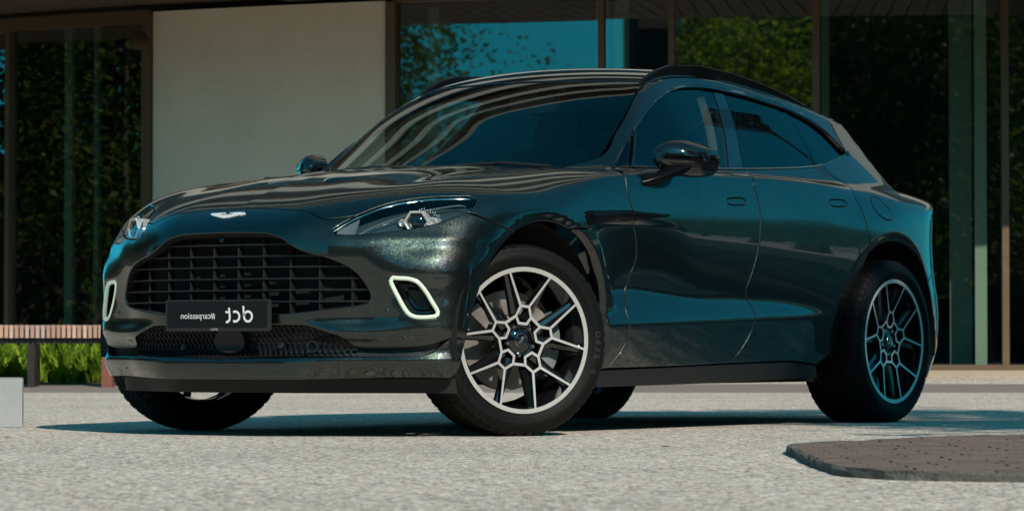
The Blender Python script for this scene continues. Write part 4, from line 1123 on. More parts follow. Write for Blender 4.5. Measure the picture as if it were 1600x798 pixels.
def make_wheel(width, back):
    w = empty('wheel', parent=car)
    hw = width / 2; rt = .3935; rb = .3015
    # tyre: grooved tread, rounded shoulders
    LV = []; LF = []
    prof = []
    def add(r, y): prof.append((r, y))
    add(rb - .012, -hw + .02); add(rb + .004, -hw + .010)
    for i in range(5): t = i/4; add(rb + .012 + t * (rt - rb - .040), -hw + .008 - .010 * math.sin(math.pi * t) ** 1)
    add(rt - .014, -hw + .012); add(rt - .005, -hw + .024)
    gro = [-.085, -.038, .010, .058] if width < .3 else [-.098, -.045, .008, .060]
    add(rt - .0015, -hw + .042)
    for g in gro:
        add(rt, g - .0062); add(rt - .0075, g - .0045); add(rt - .0075, g + .0045); add(rt, g + .0062)
    add(rt - .0015, hw - .042); add(rt - .005, hw - .024); add(rt - .014, hw - .012)
    for i in range(5): t = 1 - i/4; add(rb + .012 + t * (rt - rb - .040), hw - .008 + .010 * math.sin(math.pi * t))
    add(rb + .004, hw - .010); add(rb - .012, hw - .02)
    n = 280; q = len(prof); V = []
    for k in range(n):
        a = 2*math.pi*k/n
        for (r, y) in prof:
            rr = r
            if (k % 5 == 0) and abs(y) > hw - .05 and r > rt - .016: rr = r - .0055
            if (k % 7 == 3) and .012 < abs(y - .03) < .03 and r > rt - .004: rr = r - .004
            V.append((rr * math.sin(a), y, rr * math.cos(a)))
    Fq = [(k*q + i, k*q + i + 1, ((k+1) % n)*q + i + 1, ((k+1) % n)*q + i) for k in range(n) for i in range(q - 1)]
    m = MB(); m.add(V, Fq)
    for rr_, dy in ((.322, .0006), (.328, .0006), (.364, .0008)):
        yb = hw - .008 + .010 * math.sin(math.pi * (rr_ - rb - .012) / (rt - rb - .040))
        m.lathe([(rr_ - .0016, yb - .001), (rr_, yb + dy), (rr_ + .0016, yb - .001)], 96, 'y')
    ty = m.build('tyre', M['rubber'], w, smooth=32)
    for word, a0 in (('P ZERO', -106), ('P ZERO', 74)):
        for q_, ch in enumerate(word):
            if ch == ' ': continue
            V, Fq = glyph(ch); an = R_(a0 + q_ * 5.2); rr_ = .339
            yb = hw - .008 + .010 * math.sin(math.pi * (rr_ - rb - .012) / (rt - rb - .040)) + .0012
            LV += [((rr_ + v[1] - .010) * math.sin(an) + v[0] * math.cos(an), yb - abs(v[1] - .012) * .10, (rr_ + v[1] - .010) * math.cos(an) - v[0] * math.sin(an)) for v in V]
            LF += [tuple(len(LV) - len(V) + i for i in f) for f in Fq]
    tag(obj('tyre_lettering', LV, LF, [M['tyre_print']], ty, smooth=False), kind='stuff')
    # rim: face, flanks, barrel
    lip = hw - .008
    m = MB(); Vt = [(a, lip + b, c) for a, b, c in top]
    m.cur = 0; m.add(Vt, f2)
    V = []; Fq = []; m.cur = 1
    idx = sorted({i for e in bnd for i in e}); ix = {i: k for k, i in enumerate(idx)}; nb = len(idx)
    V = [Vt[i] for i in idx]
    for i in idx:
        p = V2[i]; r = p.length; dpt = .050 if r < .27 else .03
        V.append((Vt[i][0] * .995, Vt[i][1] - dpt, Vt[i][2] * .995))
    Fq = [(ix[i], ix[j], nb + ix[j], nb + ix[i]) for i, j in bnd]
    m.add(V, Fq)
    # wide dark backs of the spokes
    R = .290
    for k in range(5):
        for s in (1, -1):
            th = 90 + 72*k; pol = lambda r, d, y: (r*R*math.cos(R_(d)), y, r*R*math.sin(R_(d)))
            a = Vector(pol(.30, th + 14*s, lip - .062)); b = Vector(pol(.97, th + 19.5*s, lip - .040))
            m.tube([a, (a + b) / 2, b], [.022, .017, .016], 8, sc=(1, 1.2), up=(0, 1, 0))
    m.lathe([(.055, lip - .035), (.060, lip - .032), (.075, lip - .050), (.082, lip - .085), (.10, lip - .10), (.10, lip - .16), (.02, lip - .16)], 40, 'y')
    m.lathe([(R * 1.02, lip - .004), (R*.962, lip - .006), (R*.945, lip - .03), (R * .93, lip - .055), (R*.90, lip - .09), (R*.885, -hw + .05), (R*.93, -hw + .02), (R * 1.03, -hw + .012)], 80, 'y')
    ro = m.build('rim', [M['machined'], M['wheel_black']], w, smooth=32)
    for k in range(5):
        a = R_(90 + 36 + 72*k); r = .062
        mm_ = MB(); mm_.lathe([(.0002, lip - .030), (.007, lip - .030), (.0095, lip - .034), (.0095, lip - .06)], 6, 'y', (r*math.cos(a), 0, r*math.sin(a))); mm_.build('wheel_nut', M['silver'], w)
    hc = empty('hub_cap', parent=w)
    m = MB(); m.lathe([(.0002, lip - .026), (.026, lip - .0265), (.031, lip - .030), (.040, lip - .036), (.056, lip - .040), (.058, lip - .06)], 36, 'y'); m.build('cap', M['gloss_black'], hc, smooth=True)
    m = MB(); m.lathe([(.0265, lip - .0262), (.0275, lip - .0245), (.0290, lip - .0262)], 36, 'y'); m.build('cap_ring', M['silver'], hc, smooth=True)
    wing = [(-.025, .003), (-.012, .006), (-.003, .0035), (.003, .0035), (.012, .006), (.025, .003), (.017, -.002), (.008, -.005), (.003, -.007), (-.003, -.007), (-.008, -.005), (-.017, -.002)]
    ca, sa = math.cos(R_(-52)), math.sin(R_(-52))
    m = MB(); m.prism([(x*ca - y*sa, x*sa + y*ca) for x, y in wing], lip - .0262, lip - .0242, 'y'); m.build('cap_emblem', M['silver'], hc)
    bd = MB(); by = lip - .150
    bd.lathe([(.075, by + .012), (.105, by + .012), (.106, by), (.205, by), (.205, by - .032), (.10, by - .032), (.075, by - .03)], 64, 'y')
    for k in range(60):
        a = 2*math.pi*k/60
        for j in range(3):
            r = .125 + .026*j + .004 * (k % 2); bd.lathe([(.0001, by + .0006), (.0035, by + .0006)], 6, 'y', (r*math.sin(a + j*.05), 0, r*math.cos(a + j*.05)))
    bd.build('brake_disc', M['disc_steel'], w, smooth=30)
    cal = MB(); n = 12
    V = []
    for k in range(n + 1):
        a = R_(-38 + 76*k/n)
        for r, y in ((.150, by + .050), (.178, by + .058), (.222, by + .050), (.238, by + .02), (.238, by - .06), (.15, by - .06), (.145, by + .02)):
            f = 1 if 0 < k < n else .97
            V.append((-r*math.cos(a)*f, by + (y - by)*f, r*math.sin(a)*f))
    cal.add(V, [(k*7 + i, k*7 + (i+1) % 7, (k+1)*7 + (i+1) % 7, (k+1)*7 + i) for k in range(n) for i in range(7)] + [tuple(range(7)), tuple(n*7 + i for i in range(6, -1, -1))])
    cal.build('brake_caliper', M['caliper_grey'], w, smooth=35)
    return w
STEER = .4765
fw = make_wheel(.285, 0); rw = make_wheel(.325, 0)
pv = Vector((0, .80, .3905)); axv = Vector((math.sin(STEER), math.cos(STEER), 0))
fw.location = pv + axv * .049; fw.rotation_euler = (0, R_(8), 0); fw.rotation_mode = 'XYZ'
def place(w, loc, rz, spin):
    w.rotation_mode = 'QUATERNION'
    w.rotation_quaternion = (Matrix.Rotation(rz, 4, 'Z') @ Matrix.Rotation(spin, 4, 'Y')).to_quaternion(); w.location = loc
place(fw, pv + axv * .049, -STEER, R_(-6))
place(rw, (-3.06, .832, .3905), 0, R_(-3))
fw2 = copy_tree(fw, car); place(fw2, Vector((0, -.80, .3905)) - axv * .049, math.pi - STEER, R_(20))
rw2 = copy_tree(rw, car); place(rw2, (-3.06, -.832, .3905), math.pi, R_(11))

# ---- liners, floor, undertray
for x0, nm in ((0.0, 'wheel_arch_liner'), (-3.06, 'wheel_arch_liner')):
    for s in (1, -1):
        m = MB()
        rr = .487
        V = []; n = 26
        for k in range(n + 1):
            a = R_(-8 + 196 * k / n)
            for y in (.935, .90, .42): V.append((x0 + (rr + .02) * 1.03 * math.cos(a), y * s, .388 + rr * math.sin(a)))
        m.add(V, [(k*3 + i, k*3 + i + 1, (k+1)*3 + i + 1, (k+1)*3 + i) for k in range(n) for i in range(2)])
        b = len(V); V2_ = [(x0, .42*s, .30)] + [V[k*3 + 2] for k in range(n + 1)]
        m.add(V2_, [(0, k + 1, k + 2) for k in range(n)])
        m.build(nm, M['void_black'], car)
m = MB()
m.box((-1.53, 0, .25), (2.05, 1.66, .10)); m.box((.20, 0, .235), (.80, 1.02, .09)); m.box((-3.4, 0, .29), (1.2, .98, .12)); m.box((-2.3, 0, .28), (1.4, .9, .10)); m.box((-.2, 0, .27), (1.2, .8, .10))
m.box((-.42, 0, .72), (.10, 1.5, .80)); m.box((-3.45, 0, .62), (.1, 1.3, .7))
m.build('underbody', M['void_black'], car)
m = MB()
yy = np.linspace(-.87, .87, 59); xx = front(np.abs(yy), np.full(59, .232)) - .085
m.add([(x, y, .236) for x, y in zip(xx, yy)] + [(x - .012, y, .178) for x, y in zip(xx, yy)] + [(.40, y * .93, .178) for y in yy],
      [(i, i + 1, 60 + i, 59 + i) for i in range(58)] + [(59 + i, 60 + i, 119 + i, 118 + i) for i in range(58)])
m.build('undertray', M['plastic_black'], car)

# ---- cabin interior seen through the glass
m = MB(); m.box((-1.05, 0, 1.00), (.55, 1.50, .18)); m.box((-.86, 0, 1.06), (.42, 1.44, .06)); m.build('dashboard', M['leather'], car)
for y in (.40, -.40):
    st = empty('seat', parent=car)
    m = MB(); m.box((-1.85, y, .62), (.55, .52, .16)); m.build('seat_cushion', M['leather'], st)
    m = MB(); m.box((-2.14, y, .98), (.14, .50, .66), Matrix.Rotation(R_(-14), 3, 'Y'), .9); m.build('seat_back', M['leather'], st)
    m = MB(); m.box((-2.24, y, 1.38), (.10, .27, .17), Matrix.Rotation(R_(-8), 3, 'Y'), .85); m.build('headrest', M['leather'], st)
st = empty('rear_bench', parent=car)
m = MB(); m.box((-2.75, 0, .62), (.55, 1.30, .16)); m.build('seat_cushion', M['leather'], st)
m = MB(); m.box((-3.05, 0, .98), (.14, 1.30, .62), Matrix.Rotation(R_(-16), 3, 'Y')); m.build('seat_back', M['leather'], st)
swm = empty('steering_wheel', parent=car); q = Matrix.Rotation(R_(-25), 4, 'Y'); q.translation = (-1.42, -.40, 1.06)
m = MB(); m.tube([(0, .185*math.cos(a), .185*math.sin(a)) for a in [2*math.pi*k/32 for k in range(32)]], .016, 8, closed=True); o = m.build('wheel_rim', M['leather'], swm, smooth=True); o.matrix_local = q
m = MB(); m.box((.02, 0, 0), (.03, .34, .05)); m.box((.02, 0, -.07), (.03, .05, .16)); m.box((.03, 0, 0), (.05, .12, .11)); o = m.build('wheel_hub', M['trim_grey'], swm); o.matrix_local = q
rv = MB(); rv.box((-1.42, 0, 1.475), (.035, .25, .07), Matrix.Rotation(R_(12), 3, 'Y')); rv.box((-1.40, 0, 1.53), (.03, .03, .07)); rv.build('rear_view_mirror', M['trim_grey'], car)
m = MB(); m.box((-1.9, 0, .40), (2.4, 1.5, .06)); m.box((-1.9, .76, .75), (2.3, .05, .7)); m.box((-1.9, -.76, .75), (2.3, .05, .7)); m.build('cabin_floor', M['void_black'], car)
for s in (1, -1):
    m = MB()
    for (a, b) in (((-.56, .66 * s, 1.135), (-.56, .05 * s + .1, 1.150)),):
        m.tube([Vector(a), (Vector(a) + Vector(b)) / 2 + Vector((0, 0, .015)), Vector(b)], .008, 6)
    m.build('wiper', M['satin_black'], car, smooth=True)
# ---------------------------------------------------------------------------
# THE PLACE.  Site axes: a runs to the right of the facade, b away from the
# street, both measured on the ground from the photographer's feet.
# ---------------------------------------------------------------------------
_dd = Vector((math.cos(CAM_YAW), math.sin(CAM_YAW), 0)); _rr = Vector((math.sin(CAM_YAW), -math.cos(CAM_YAW), 0))
SITE_RZ = math.atan2(_rr.y, _rr.x)
def W(a, b, z=0.0):
    return (CAM[0] + _rr.x * a + _dd.x * b, CAM[1] + _rr.y * a + _dd.y * b, z)
SITE = Matrix.Translation((CAM[0], CAM[1], 0)) @ Matrix.Rotation(SITE_RZ, 4, 'Z')
def site(o):
    o.matrix_world = SITE @ o.matrix_basis if not o.parent else o.matrix_world
    return o
def gz(b):      # ground rises gently towards the building
    return float(np.interp(b, [26.9, 28.6, 30.6, 33, 60], [0, .046, .103, .12, .12]))

# ---- materials of the place
def granular(name, c0, c1, c2, scale, bump, rough=.85, big=.12, warm=(1, 1, 1)):
    m, nt, b, N, L = newmat(name)
    tc = N.new('ShaderNodeTexCoord')
    v = N.new('ShaderNodeTexVoronoi'); v.inputs['Scale'].default_value = scale; L.new(tc.outputs['Object'], v.inputs['Vector'])
    sp = N.new('ShaderNodeSeparateColor'); L.new(v.outputs['Color'], sp.inputs[0])
    cr = N.new('ShaderNodeValToRGB'); e = cr.color_ramp.elements
    e[0].position = 0; e[0].color = (*c0, 1); e[1].position = 1; e[1].color = (*c2, 1)
    k = cr.color_ramp.elements.new(.35); k.color = (*c1, 1)
    k = cr.color_ramp.elements.new(.07); k.color = (*[x * .55 for x in c0], 1)
    L.new(sp.outputs[0], cr.inputs[0])
    n = N.new('ShaderNodeTexNoise'); n.inputs['Scale'].default_value = .7; n.inputs['Detail'].default_value = 8; L.new(tc.outputs['Object'], n.inputs['Vector'])
    mr = N.new('ShaderNodeMapRange'); mr.inputs['From Min'].default_value = .3; mr.inputs['From Max'].default_value = .7; mr.inputs['To Min'].default_value = 1 - big; mr.inputs['To Max'].default_value = 1 + big * .6
    L.new(n.outputs['Fac'], mr.inputs['Value'])
    n3 = N.new('ShaderNodeTexNoise'); n3.inputs['Scale'].default_value = 17; n3.inputs['Detail'].default_value = 5; n3.inputs['Roughness'].default_value = .7; L.new(tc.outputs['Object'], n3.inputs['Vector'])
    m3 = N.new('ShaderNodeMapRange'); m3.inputs['From Min'].default_value = .32; m3.inputs['From Max'].default_value = .68; m3.inputs['To Min'].default_value = .66; m3.inputs['To Max'].default_value = 1.30
    L.new(n3.outputs['Fac'], m3.inputs['Value'])
    mm = N.new('ShaderNodeMath'); mm.operation = 'MULTIPLY'; L.new(mr.outputs[0], mm.inputs[0]); L.new(m3.outputs[0], mm.inputs[1])
    mx = N.new('ShaderNodeVectorMath'); mx.operation = 'SCALE'; L.new(cr.outputs[0], mx.inputs[0]); L.new(mm.outputs[0], mx.inputs['Scale'])
    # the odd tan and rust coloured stone
    hu = N.new('ShaderNodeMixRGB'); hu.blend_type = 'MULTIPLY'; L.new(mx.outputs[0], hu.inputs[1]); hu.inputs[2].default_value = (1.0, .80, .60, 1)
    gt = N.new('ShaderNodeMath'); gt.operation = 'GREATER_THAN'; gt.inputs[1].default_value = .84; L.new(sp.outputs[1], gt.inputs[0]); L.new(gt.outputs[0], hu.inputs[0])
    L.new(hu.outputs[0], b.inputs['Base Color']); b.inputs['Roughness'].default_value = rough
    bp = N.new('ShaderNodeBump'); bp.inputs['Strength'].default_value = bump; bp.inputs['Distance'].default_value = .004
    L.new(v.outputs['Distance'], bp.inputs['Height']); bp.invert = True; L.new(bp.outputs[0], b.inputs['Normal'])
    return m
granular('aggregate', (.138, .126, .113), (.402, .368, .330), (.83, .758, .675), 92, .9)
granular('gravel_band', (.24, .23, .21), (.40, .38, .34), (.58, .55, .50), 80, .6)
simple('strip_stone', (.20, .165, .15), .8, noise=.3, nscale=7, bump=.25, bscale=60)
simple('strip_edge', (.30, .29, .27), .7, noise=.2, nscale=30)
simple('brick_a', (.122, .088, .076), .85, noise=.35, nscale=30, bump=.4, bscale=220)
simple('brick_b', (.138, .098, .085), .85, noise=.35, nscale=26, bump=.4, bscale=220)
simple('brick_c', (.104, .080, .072), .85, noise=.35, nscale=34, bump=.4, bscale=220)
simple('joint_sand', (.30, .28, .25), .95, noise=.3, nscale=90)
simple('kerb_stone', (.085, .085, .075), .85, noise=.6, nscale=16, bump=.6, bscale=120)
m = simple('wall_stucco', (.84, .71, .57), .92, noise=.09, nscale=1.1, bump=.5, bscale=70)
def weather(m, amt):
    nt = m.node_tree; N = nt.nodes; L = nt.links; b = N['Principled BSDF']; src = b.inputs['Base Color'].links[0].from_socket
    tc = N.new('ShaderNodeTexCoord'); mp = N.new('ShaderNodeMapping'); mp.inputs['Scale'].default_value = (2.2, 2.2, 1.3); L.new(tc.outputs['Object'], mp.inputs['Vector'])
    n = N.new('ShaderNodeTexNoise'); n.inputs['Scale'].default_value = 1.0; n.inputs['Detail'].default_value = 7; L.new(mp.outputs[0], n.inputs['Vector'])
    g = N.new('ShaderNodeTexNoise'); g.inputs['Scale'].default_value = 130; g.inputs['Detail'].default_value = 2; L.new(tc.outputs['Object'], g.inputs['Vector'])
    ad = N.new('ShaderNodeMath'); ad.operation = 'ADD'; L.new(n.outputs['Fac'], ad.inputs[0]); L.new(g.outputs['Fac'], ad.inputs[1])
    mr = N.new('ShaderNodeMapRange'); mr.inputs['From Min'].default_value = .7; mr.inputs['From Max'].default_value = 1.3; mr.inputs['To Min'].default_value = 1 - amt; mr.inputs['To Max'].default_value = 1 + amt * .5
    L.new(ad.outputs[0], mr.inputs['Value'])
    sc_ = N.new('ShaderNodeVectorMath'); sc_.operation = 'SCALE'; L.new(src, sc_.inputs[0]); L.new(mr.outputs[0], sc_.inputs['Scale']); L.new(sc_.outputs[0], b.inputs['Base Color'])
weather(m, .07)
simple('band_render', (.38, .355, .31), .85, noise=.07, nscale=2)
simple('bronze', (.125, .080, .046), .45, metal=.25, noise=.15, nscale=8)
simple('dark_frame', (.012, .011, .010), .5)
simple('soffit_wood', (.075, .055, .038), .6, noise=.4, nscale=9)
simple('plinth', (.34, .27, .20), .8, noise=.2, nscale=6)
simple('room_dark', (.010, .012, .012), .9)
simple('room_floor', (.03, .03, .03), .6)
simple('fin_green', (.16, .23, .19), .5, noise=.1, nscale=2)
simple('fin_pale', (.42, .50, .42), .5)
simple('galvanised', (.34, .35, .36), .55, metal=.25, noise=.22, nscale=7, bump=.1, bscale=40)
simple('steel_dark', (.022, .019, .017), .55, metal=.3, noise=.2, nscale=10)
simple('corten', (.17, .058, .035), .75, noise=.3, nscale=18, bump=.2, bscale=90)
for i, c in enumerate([(.44, .27, .20), (.36, .22, .17), (.40, .29, .25), (.50, .33, .26)]): simple('slat_%s' % 'abcd'[i], c, .7, noise=.22, nscale=22, bump=.15, bscale=120)
simple('soil', (.05, .038, .028), .95, noise=.4, nscale=25, bump=.6, bscale=40)
simple('bark', (.075, .058, .045), .9, noise=.4, nscale=9, bump=.7, bscale=30)
def leafmat(name, c, var=.45, tr=.35):
    m, nt, b, N, L = newmat(name)
    oi = N.new('ShaderNodeTexCoord'); n = N.new('ShaderNodeTexWhiteNoise'); n.noise_dimensions = '3D'
    ge = N.new('ShaderNodeNewGeometry')
    L.new(ge.outputs['Random Per Island'], n.inputs['Vector'])
    mx = N.new('ShaderNodeMixRGB'); mx.inputs[1].default_value = (*[x * (1 - var) for x in c], 1); mx.inputs[2].default_value = (c[0] * (1 + var) * 1.25, c[1] * (1 + var), c[2] * (1 + var) * .8, 1)
    L.new(n.outputs['Value'], mx.inputs[0]); L.new(mx.outputs[0], b.inputs['Base Color'])
    b.inputs['Roughness'].default_value = .6; b.inputs['Specular IOR Level'].default_value = .15
    t = N.new('ShaderNodeBsdfTranslucent'); L.new(mx.outputs[0], t.inputs[0]); a = N.new('ShaderNodeMixShader'); a.inputs[0].default_value = tr
    o = nt.nodes['Material Output']; L.new(b.outputs[0], a.inputs[1]); L.new(t.outputs[0], a.inputs[2]); L.new(a.outputs[0], o.inputs[0])
    return m
leafmat('leaf_dark', (.035, .062, .022)); leafmat('leaf_mid', (.075, .14, .025), .5, .5); leafmat('leaf_sunlit', (.17, .28, .03), .5, .6); leafmat('grass_blade', (.15, .27, .025), .5, .45); leafmat('leaf_climb', (.06, .15, .03))  # brightest leaf green has the sunlight on the foliage put into its colour

# ---- ground, one sheet to the horizon, with its gentle rise
bs = [-600, -60, 0, 8, 14, 20, 26.9, 28.6, 30.6, 33, 60, 900]; as_ = [-900, -40, -10, 0, 10, 40, 900]
m = MB(); V = [(a, b, gz(b)) for b in bs for a in as_]; k = len(as_)
m.add(V, [(j*k + i, j*k + i + 1, (j+1)*k + i + 1, (j+1)*k + i) for j in range(len(bs) - 1) for i in range(k - 1)])
g = tag(m.build('ground', M['aggregate']), kind='structure'); g.matrix_world = SITE
# paved strip along the planting, and its pale edge
m = MB(); m.add([(-40, 26.9, .004), (60, 26.9, .004), (60, 28.75, gz(28.75) + .004), (60, 28.75, gz(28.75) + .004), (-40, 28.75, gz(28.75) + .004)], [(0, 1, 2, 4)])
s_ = tag(m.build('paved_strip', M['strip_stone']), kind='structure'); s_.matrix_world = SITE
m = MB(); m.box((10, 26.87, .002), (100, .05, .010)); s_ = tag(m.build('strip_edging', M['strip_edge']), kind='structure'); s_.matrix_world = SITE
# road at the far right, its grass verge and kerb
simple('asphalt', (.024, .023, .023), .9, noise=.3, nscale=40, bump=.4, bscale=200)
simple('verge_shaded', (.014, .024, .007), .95, noise=.5, nscale=14, bump=.6, bscale=30)  # tree shade over the verge is put into the dark grass colour
m = MB(); m.add([(2.75, 13.75, .004), (9.0, 13.0, .004), (9.6, 26.5, .004), (4.6, 26.5, .004), (3.5, 19, .004)], [(0, 1, 2, 3, 4)]); s_ = tag(m.build('road', M['asphalt']), kind='structure'); s_.matrix_world = SITE
m = MB(); m.add([(9.1, -20, .03), (80, -30, .03), (80, 70, .03), (9.75, 26.4, .03)], [(0, 1, 2, 3)]); s_ = tag(m.build('lawn', M['verge_shaded']), kind='structure'); s_.matrix_world = SITE
m = MB(); m.prism([(9.0, -20), (9.13, -20), (9.73, 26.4), (9.6, 26.4)], .0, .11); s_ = tag(m.build('road_kerb', M['strip_edge']), kind='structure'); s_.matrix_world = SITE
# ---- the round building
BC = Vector((4.6, 47.0)); RAD = 16.4          # centre of the curve and radius of the glass line
def ang(a): return math.asin(max(-.95, min(.95, (BC.x - a) / RAD)))           # angle of the facade point at a
def pol(th, r): return (BC.x - r * math.sin(th), BC.y - r * math.cos(th))
def a_at(px, b=31.5): return (px - 800) / 5391.6 * b
bld = empty('building'); bld.matrix_world = SITE
tag(bld, 'curved pale rendered building with dark bronze framed glass ground floor behind the car', 'building')
Z0, ZH, ZS = .155, 3.52, 3.535
def th_px(px):
    th = .3
    for _ in range(30):
        b = BC.y - RAD * math.cos(th); th = ang((px - 800) / 5391.6 * b)
    return th
def sector(mb, t0, t1, r0, r1, z0, z1, n=None):
    n = n or max(2, int(abs(t1 - t0) / .03))
    V = []
    for i in range(n + 1):
        t = t0 + (t1 - t0) * i / n
        for r, z in ((r0, z0), (r1, z0), (r1, z1), (r0, z1)): V.append((*pol(t, r), z))
    mb.add(V, [(i*4 + q, i*4 + (q+1) % 4, (i+1)*4 + (q+1) % 4, (i+1)*4 + q) for i in range(n) for q in range(4)] + [(0, 1, 2, 3), tuple(n*4 + q for q in (3, 2, 1, 0))])
def flat_post(mb, th, w, r0, r1, z0, z1):
    """upright of width w across, from radius r0 out to r1"""
    c = Vector(pol(th, 0)); ux = Vector((math.cos(th), -math.sin(th))) * w / 2
    A = Vector(pol(th, r0)); B = Vector(pol(th, r1))
    P = [A - ux, A + ux, B + ux, B - ux]
    mb.add([(p.x, p.y, z) for z in (z0, z1) for p in P], [(3, 2, 1, 0), (4, 5, 6, 7), (0, 1, 5, 4), (1, 2, 6, 5), (2, 3, 7, 6), (3, 0, 4, 7)])
TL, TR = 1.05, -.36
tP0, tP1 = th_px(240), th_px(604)
m = MB(); sector(m, tP0, tP1, RAD - .30, RAD + .02, Z0 - .1, ZS); m.build('pier_wall', M['wall_stucco'], bld)
m = MB(); sector(m, TL, TR, RAD - .40, RAD + .10, 0, Z0); m.build('plinth', M['plinth'], bld)
# uprights: (px, width, depth)
ups = [(613, .10, .10), (940, .058, .07), (1050, .055, .07), (1276, .065, .08), (1571, .06, .08), (1860, .06, .08), (2150, .06, .08), (233, .085, .12), (14, .055, .08), (-260, .06, .08), (-560, .06, .08)]
for px, w, dp in ups:
    m = MB(); flat_post(m, th_px(px), w, RAD - .06, RAD + dp - .04, Z0, ZH); m.build('window_mullion', M['bronze'], bld)
m = MB(); sector(m, tP1 - .004, TR, RAD - .06, RAD + .04, ZH, ZS + .02); m.build('window_head', M['bronze'], bld)
m = MB(); sector(m, TL, tP0 + .001, RAD - .06, RAD + .05, ZH - .085, ZS + .02); m.build('window_head', M['bronze'], bld)
m = MB(); sector(m, TL, tP0, RAD - .06, RAD + .04, Z0, Z0 + .07); m.build('window_sill', M['bronze'], bld)
m = MB(); sector(m, tP1, TR, RAD - .06, RAD + .04, Z0, Z0 + .05); m.build('window_sill', M['bronze'], bld)
m = MB(); m.lathe([(.10, .0), (.10, .06), (.05, .14), (.02, .16)], 14, 'z', (*pol(th_px(226), RAD + .10), ZH - .34)); m.build('wall_lamp', M['bronze'], bld, smooth=True)
# panes: flat glass between uprights
cuts_r = sorted([th_px(p) for p in (619, 940, 1050, 1276, 1571, 1860, 2150)], reverse=True) + [-.27, -.36]
cuts_l = [th_px(p) for p in (232, 14, -260, -560)]
def pane(t0, t1):
    A, B = pol(t0, RAD - .02), pol(t1, RAD - .02)
    obj('window_pane', [(*A, Z0), (*B, Z0), (*B, ZH + .02), (*A, ZH + .02)], [(0, 1, 2, 3)], [M['building_glass']], bld, smooth=False)
for t0, t1 in zip(cuts_r[:-1], cuts_r[1:]): pane(t0, t1)
for t0, t1 in zip(cuts_l[:-1], cuts_l[1:]): pane(t1, t0)
# rooms behind the glass
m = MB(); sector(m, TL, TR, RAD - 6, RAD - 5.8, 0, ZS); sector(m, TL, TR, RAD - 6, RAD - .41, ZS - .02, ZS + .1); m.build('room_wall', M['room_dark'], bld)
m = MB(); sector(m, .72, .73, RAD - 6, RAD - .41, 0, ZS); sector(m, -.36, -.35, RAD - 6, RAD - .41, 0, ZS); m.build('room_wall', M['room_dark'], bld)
m = MB(); sector(m, TL, TR, RAD - 5.8, RAD - .41, .0, Z0 - .01); m.build('room_floor', M['room_floor'], bld)
for px, w, z1, mt, back in ((646, .11, ZH, 'fin_green', .5), (926, .115, ZH, 'fin_green', .4), (960, .13, ZH, 'fin_green', .35), (1289, .07, ZH, 'fin_green', .3), (1510, .20, ZH, 'fin_green', .5), (1536, .105, ZH, 'fin_pale', .15), (52, .10, ZH, 'fin_green', .5), (86, .06, ZH, 'fin_green', .6), (1700, .2, ZH, 'fin_green', .5)):
    m = MB(); flat_post(m, th_px(px), w, RAD - back - .05, RAD - back, Z0, z1); m.build('glass_fin', M[mt], bld)
# timber soffit under the overhang, board by board in view
RO = RAD + 2.65
m = MB(); sector(m, TL, TR, RAD - .4, RO, ZS + .07, ZS + .35); m.build('overhang_slab', M['soffit_wood'], bld)
sb = MB(); sector(sb, -.0042, .0042, RAD + .06, RO - .02, ZS + .03, ZS + .066, 1)
pm = sb.mesh('soffit_board', M['soffit_wood'])
# boards share one mesh and turn about the centre of the curve
pm.transform(Matrix.Translation((-BC.x, -BC.y, 0)))
for i in range(-24, 46):
    o = link('soffit_board', pm, bld); o.matrix_local = Matrix.Translation((BC.x, BC.y, 0)) @ Matrix.Rotation(-i * .0092, 4, 'Z')
# upper storeys: pale curved bands and dark glass
for f in range(5):
    zb = ZS + .36 + f * 3.35
    m = MB(); sector(m, TL - .3, -.35, RAD - .2, RO + .05 * (f % 2), zb + .001, zb + 1.15); m.build('floor_band', M['band_render'], bld)
    m = MB(); sector(m, TL - .3, -.35, RAD - .2, RO + .10, zb + 1.152, zb + 1.25); m.build('band_capping', M['bronze'], bld)
    m = MB(); sector(m, TL - .3, -.35, RAD - .5, RO - 1.2, zb + 1.26, zb + 3.34); m.build('window_band', M['upper_glass'], bld)
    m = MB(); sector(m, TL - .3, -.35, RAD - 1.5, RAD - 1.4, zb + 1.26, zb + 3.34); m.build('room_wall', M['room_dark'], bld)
    for k in range(22):
        m = MB(); flat_post(m, TL - .25 + k * .085 + (f % 3) * .02, .10 + .5 * (k % 4 == 0), RAD - .5, RO - 1.15, zb + 1.25, zb + 3.36); m.build('window_mullion', M['bronze'] if k % 4 else M['band_render'], bld)
m = MB(); sector(m, TL - .3, -.35, RAD - 8, RO + .2, ZS + .36 + 5 * 3.35, ZS + 1.2 + 5 * 3.35); m.build('roof_edge', M['band_render'], bld)
m = MB(); sector(m, TL - .3, -.35, RAD - 8, RAD - 7.8, 0, ZS + 5 * 3.35); m.build('rear_wall', M['band_render'], bld)

